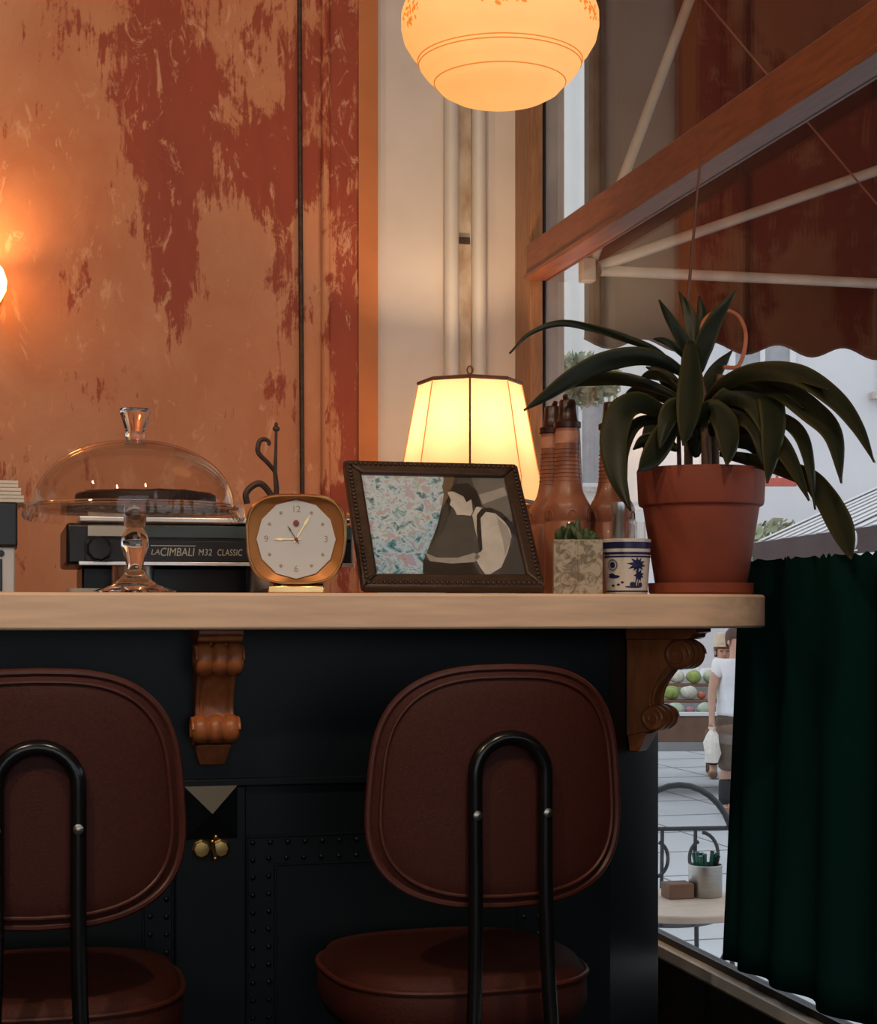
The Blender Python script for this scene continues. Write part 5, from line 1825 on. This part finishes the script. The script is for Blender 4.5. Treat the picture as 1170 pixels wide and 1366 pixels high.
VM = {'cauliflower': pm('cauliflower_white', (0.62, 0.62, 0.52), 0.8, var=0.15, scale=40, bump=0.6), 'lettuce': pm('lettuce_green', (0.28, 0.36, 0.10), 0.7, var=0.35, scale=20),
      'tomato': pm('tomato_red', (0.52, 0.12, 0.06), 0.4), 'pepper': pm('yellow_pepper', (0.55, 0.42, 0.08), 0.4), 'radish_bunch': pm('radish_pink', (0.5, 0.18, 0.2), 0.5), 'cabbage': pm('pale_cabbage', (0.48, 0.56, 0.42), 0.7)}
kinds = ['cabbage', 'tomato', 'cauliflower', 'radish_bunch', 'cauliflower', 'tomato', 'cabbage', 'lettuce', 'pepper', 'lettuce']
vlab = {'cauliflower': 'white cauliflower on the market stall', 'lettuce': 'green lettuce on the market stall', 'tomato': 'red tomato on the market stall', 'pepper': 'yellow pepper on the market stall', 'radish_bunch': 'pink radish bunch on the market stall', 'cabbage': 'pale green cabbage on the market stall'}
RMx = Matrix.Rotation(mrz, 3, 'Z')
vi = 0
rl = random.Random(11)
for row, (y, z) in enumerate(steps):
    x = 0.0
    while x < 0.60:
        kd = kinds[(vi * 3 + row * 4) % len(kinds)]
        rr = {'tomato': 0.042, 'pepper': 0.05, 'radish_bunch': 0.05}.get(kd, 0.07)
        m = MB()
        for q in range(4 if rr > 0.06 else 2):
            m.ball((rl.uniform(-.25, .25) * rr, rl.uniform(-.25, .25) * rr, rr * 0.85), (rr * rl.uniform(.8, 1), rr * rl.uniform(.8, 1), rr * rl.uniform(.75, .9)), 10, 7)
        wpos = Vector((sp0.x, sp0.y, ZG)) + RMx @ Vector((x + rr, y + 0.13 + rl.uniform(-.03, .03), 0))
        v = m.build(kd, VM[kd], loc=(wpos.x, wpos.y, ZG + z + 0.004))
        tag(v, vlab[kd], 'vegetable', 'vegetables on the market stall: ' + kd.replace('_', ' '))
        x += rr * 2.15
        vi += 1


# ------------------------------------------------------------------ people outside
def skinned(name, chains, mat, parent, sub=2, root=0):
    """connected joints with a radius each, grown into one surface"""
    vs, es, rs, idx = [], [], [], {}
    for ch in chains:
        last = None
        for (p, rr) in ch:
            key = tuple(round(c, 4) for c in p)
            if key not in idx:
                idx[key] = len(vs)
                vs.append(p)
                rs.append(rr if isinstance(rr, tuple) else (rr, rr))
            if last is not None and last != idx[key] and (last, idx[key]) not in es:
                es.append((last, idx[key]))
            last = idx[key]
    me = bpy.data.meshes.new(name)
    me.from_pydata(vs, es, [])
    o = bpy.data.objects.new(name, me)
    C.objects.link(o)
    o.parent = parent
    md = o.modifiers.new('skin', 'SKIN')
    md.use_smooth_shade = True
    for i, rr in enumerate(rs):
        me.skin_vertices[0].data[i].radius = rr
        me.skin_vertices[0].data[i].use_root = (i == root)
    o.modifiers.new('subdivision', 'SUBSURF').levels = sub
    o.modifiers['subdivision'].render_levels = sub
    me.materials.append(mat if not isinstance(mat, str) else M[mat])
    return o


def hand_chains(wr, d, side):
    """palm and five fingers hanging from the wrist in direction d"""
    wr, d = Vector(wr), Vector(d).normalized()
    ac = Vector((0, 1, 0)) if abs(d.y) < 0.8 else Vector((1, 0, 0))
    ac = (ac - d * ac.dot(d)).normalized()
    nn = d.cross(ac)
    palm = wr + d * 0.085
    ch = [[(tuple(wr), 0.024), (tuple(wr + d * 0.04), (0.032, 0.018)), (tuple(palm), (0.034, 0.016))]]
    for k, (o_, l_) in enumerate(((-0.03, 0.062), (-0.01, 0.078), (0.01, 0.074), (0.03, 0.058))):
        b0_ = palm + ac * o_ + d * 0.008
        ch.append([(tuple(palm), (0.034, 0.016)), (tuple(b0_), 0.009), (tuple(b0_ + d * l_ * 0.5 + nn * 0.006 * side), 0.0085), (tuple(b0_ + d * l_ + nn * 0.02 * side), 0.007)])
    q = wr + d * 0.04
    ch.append([(tuple(q), (0.032, 0.018)), (tuple(q - ac * 0.035 + d * 0.02), 0.0105), (tuple(q - ac * 0.048 + d * 0.052), 0.0085)])
    return ch


def head(parent, c, yaw, hat, hair=True):
    """head details: eyes, nose, mouth, ears, hair"""
    R3 = Matrix.Translation(c) @ Matrix.Rotation(yaw, 4, 'Z')
    for s in (-1, 1):
        m = MB()
        m.M = R3
        m.ball((s * 0.033, -0.088, 0.0), (0.012, 0.008, 0.008), 10, 6)
        m.build('eye', 'hair', parent)
        m = MB()
        m.M = R3
        m.ball((s * 0.083, 0.0, -0.01), (0.010, 0.020, 0.032), 10, 6)
        m.build('ear', 'skin', parent)
    m = MB()
    m.M = R3
    m.tube([(0, -0.090, 0.008), (0, -0.112, -0.035), (0, -0.088, -0.042)], [0.008, 0.014, 0.008], 8)
    m.build('nose', 'skin', parent)
    m = MB()
    m.M = R3
    m.ball((0, -0.084, -0.066), (0.024, 0.008, 0.006), 10, 6)
    m.build('mouth', 'red_sign', parent)
    m = MB()
    m.M = R3
    m.lathe([(0.088, -0.01), (0.096, 0.03), (0.09, 0.075), (0.06, 0.112), (0, 0.124)], 24, (0, 0.008, 0), fn=lambda r, z, a: (r * (1.06 if math.sin(a) > 0 else 1.0), z - (0.05 if math.sin(a) > 0.2 and z < 0.02 else 0) + (0.03 if math.sin(a) < -0.3 and z < 0.0 else 0)))
    m.build('hair', 'hair', parent)
    if hat:
        m = MB()
        m.M = R3
        m.lathe([(0.098, 0.04), (0.102, 0.06), (0.096, 0.10), (0.088, 0.165), (0.06, 0.178), (0, 0.18)], 24)
        m.ball((0, -0.12, 0.048), (0.075, 0.07, 0.008), 14, 6)
        m.build('cap', hat, parent)


def head_chain(neck, c):
    n, c = Vector(neck), Vector(c)
    return [(tuple(n), 0.052), (tuple(c + Vector((0, 0.005, -0.085))), (0.058, 0.07)), (tuple(c + Vector((0, 0, 0.0))), (0.080, 0.094)), (tuple(c + Vector((0, 0.005, 0.075))), (0.062, 0.078))]


# walking person, seen from shoulder to shoe between bar and curtain
pa = PD(981, 1085, 12.6)
A = thing('person', 'person in white tee, brown shorts and black boots walking outside', 'person', (pa.x, pa.y, ZG), -TH + 0.35)
A.scale = (0.83, 0.83, 0.83)
hip, chest, neck_ = (0, 0, 0.93), (0, -0.01, 1.30), (0, -0.01, 1.46)
shl, shr = (-0.185, 0, 1.40), (0.185, 0, 1.40)
ell_, wrl = (-0.235, 0.02, 1.13), (-0.262, -0.03, 0.90)
elr, wrr = (0.235, 0.03, 1.13), (0.25, -0.05, 0.90)
knl, anl, tol = (-0.10, -0.06, 0.50), (-0.105, 0.02, 0.09), (-0.11, -0.15, 0.035)
knr, anr, tor = (0.10, 0.03, 0.50), (0.105, 0.22, 0.13), (0.105, 0.10, 0.04)
body = [[(hip, (0.155, 0.115)), ((0, -0.005, 1.10), (0.14, 0.10)), (chest, (0.165, 0.115)), (neck_, 0.055)], head_chain(neck_, (0, -0.02, 1.62))]
for sh_, el_, wr_ in ((shl, ell_, wrl), (shr, elr, wrr)):
    body.append([(chest, (0.165, 0.115)), (sh_, 0.058), (el_, 0.042), (wr_, 0.027)])
    d_ = (wr_[0] - el_[0], wr_[1] - el_[1], wr_[2] - el_[2])
    hcs = hand_chains(wr_, d_, 1)
    hcs[0][0] = (wr_, 0.027)
    body += hcs
for kn_, an_, to_ in ((knl, anl, tol), (knr, anr, tor)):
    s = -1 if kn_[0] < 0 else 1
    body.append([(hip, (0.155, 0.115)), ((s * 0.095, 0, 0.84), 0.088), (kn_, 0.060), ((an_[0], an_[1] * 0.6 + 0.02, 0.32), 0.054), (an_, 0.038), (to_, (0.04, 0.03))])
ba = skinned('body', body, 'skin', A)
sk = lambda *c: [(p, r) for p, r in c]
skinned('tee_shirt', [sk(((0, 0, 0.90), (0.205, 0.165)), ((0, 0, 0.98), (0.20, 0.155)), ((0, -0.005, 1.10), (0.185, 0.14)), (chest, (0.20, 0.145)), ((0, -0.01, 1.44), (0.09, 0.075)))] + [sk((chest, (0.20, 0.145)), (s_, 0.08), ((s_[0] * 0.55 + e_[0] * 0.45, s_[1], s_[2] * 0.5 + e_[2] * 0.5), 0.062)) for s_, e_ in ((shl, ell_), (shr, elr))], 'tee', A)
skinned('shorts', [sk(((0, 0, 1.0), (0.165, 0.125)), (hip, (0.175, 0.135)), ((s * 0.10, 0, 0.84), 0.108), (k_, 0.108), ((k_[0], k_[1] + 0.01, 0.42), 0.105)) for s, k_ in ((-1, knl), (1, knr))], 'brown_cloth', A)
for an_, to_, kn_ in ((anl, tol, knl), (anr, tor, knr)):
    skinned('boot', [sk(((an_[0], an_[1] * 0.55 + kn_[1] * 0.3, 0.37), 0.066), ((an_[0], an_[1] * 0.8, 0.22), 0.060), ((an_[0], an_[1], an_[2] + 0.01), 0.052))], 'black_cloth', A)
    skinned('shoe', [sk(((an_[0], an_[1] + 0.03, an_[2] - 0.035), (0.048, 0.042)), ((an_[0], (an_[1] + to_[1]) / 2, (an_[2] + to_[2]) / 2), (0.05, 0.04)), (to_, (0.044, 0.032)))], 'shoe', A)
head(A, (0, -0.02, 1.62), 0.0, None)
hb_ = (wrl[0] - 0.015, wrl[1] - 0.03, 0.80)
wp = A.matrix_basis @ Vector(hb_)
bag = thing('paper_bag', 'crumpled white paper bag in the walking hand', 'bag', (wp.x, wp.y, wp.z - 0.24))
m = MB()
rr_ = random.Random(4)
m.lathe([(0, 0), (0.05, 0.0), (0.062, 0.07), (0.06, 0.15), (0.045, 0.21), (0.02, 0.245), (0.03, 0.27)], 12, fn=lambda r, z, a: (r * (1 + 0.14 * math.sin(3 * a + z * 40)), z))
m.build('sack', 'paper', bag, smooth=20)

# seated stall keeper with folded arms
pbp = PD(966, 905, 15.9)
B = thing('person', 'seated stall keeper with beige cap, white tee and folded arms', 'person', (pbp.x, pbp.y, ZG), -TH - 0.1)
hp, ch_, nk = (0, 0, 0.50), (0, 0.02, 0.87), (0, 0.01, 1.03)
body = [[(hp, (0.16, 0.13)), ((0, 0.02, 0.68), (0.145, 0.105)), (ch_, (0.168, 0.115)), (nk, 0.055)], head_chain(nk, (0, -0.005, 1.185))]
for s in (-1, 1):
    shd, elb, wri = (s * 0.19, 0.01, 0.96), (s * 0.245, -0.06, 0.73), (-s * 0.02, -0.19, 0.745 + 0.03 * s)
    body.append([(ch_, (0.168, 0.115)), (shd, 0.058), (elb, 0.043), (wri, 0.028)])
    hcs = hand_chains(wri, (-s * 1.0, 0.15, 0.05), 1)
    hcs[0][0] = (wri, 0.028)
    body += hcs
    body.append([(hp, (0.16, 0.13)), (((s * 0.11), -0.12, 0.50), 0.088), ((s * 0.13, -0.42, 0.50), 0.062), ((s * 0.13, -0.42, 0.28), 0.054), ((s * 0.13, -0.41, 0.09), 0.038), ((s * 0.14, -0.56, 0.035), (0.04, 0.03))])
skinned('body', body, 'skin', B)
skinned('tee_shirt', [sk(((0, 0.01, 0.55), (0.178, 0.145)), ((0, 0.02, 0.68), (0.162, 0.122)), (ch_, (0.185, 0.132)), ((0, 0.01, 1.01), (0.09, 0.075)))] + [sk((ch_, (0.185, 0.132)), ((s * 0.19, 0.01, 0.96), 0.074), ((s * 0.22, -0.03, 0.84), 0.064)) for s in (-1, 1)], 'tee', B)
skinned('trousers', [sk((hp, (0.18, 0.15)), ((s * 0.11, -0.12, 0.50), 0.106), ((s * 0.13, -0.42, 0.50), 0.080), ((s * 0.13, -0.42, 0.28), 0.070), ((s * 0.13, -0.41, 0.11), 0.062)) for s in (-1, 1)], 'black_cloth', B)
for s in (-1, 1):
    skinned('shoe', [sk(((s * 0.13, -0.39, 0.05), (0.048, 0.045)), ((s * 0.14, -0.48, 0.045), (0.05, 0.04)), ((s * 0.14, -0.57, 0.038), (0.044, 0.034)))], 'shoe', B)
head(B, (0, -0.005, 1.185), 0.0, 'straw')
sk_ = thing('stall_stool', 'plain wooden stool under the seated stall keeper', 'stool', (pbp.x, pbp.y, ZG), -TH - 0.1)
box((-0.18, -0.14, 0.325), (0.18, 0.18, 0.355)).build('seat', 'crate', sk_, bevel=0.004)
for sx in (-1, 1):
    for y in (-0.11, 0.15):
        box((sx * 0.15 - 0.015, y - 0.015, 0), (sx * 0.15 + 0.015, y + 0.015, 0.3245)).build('leg', 'crate', sk_)
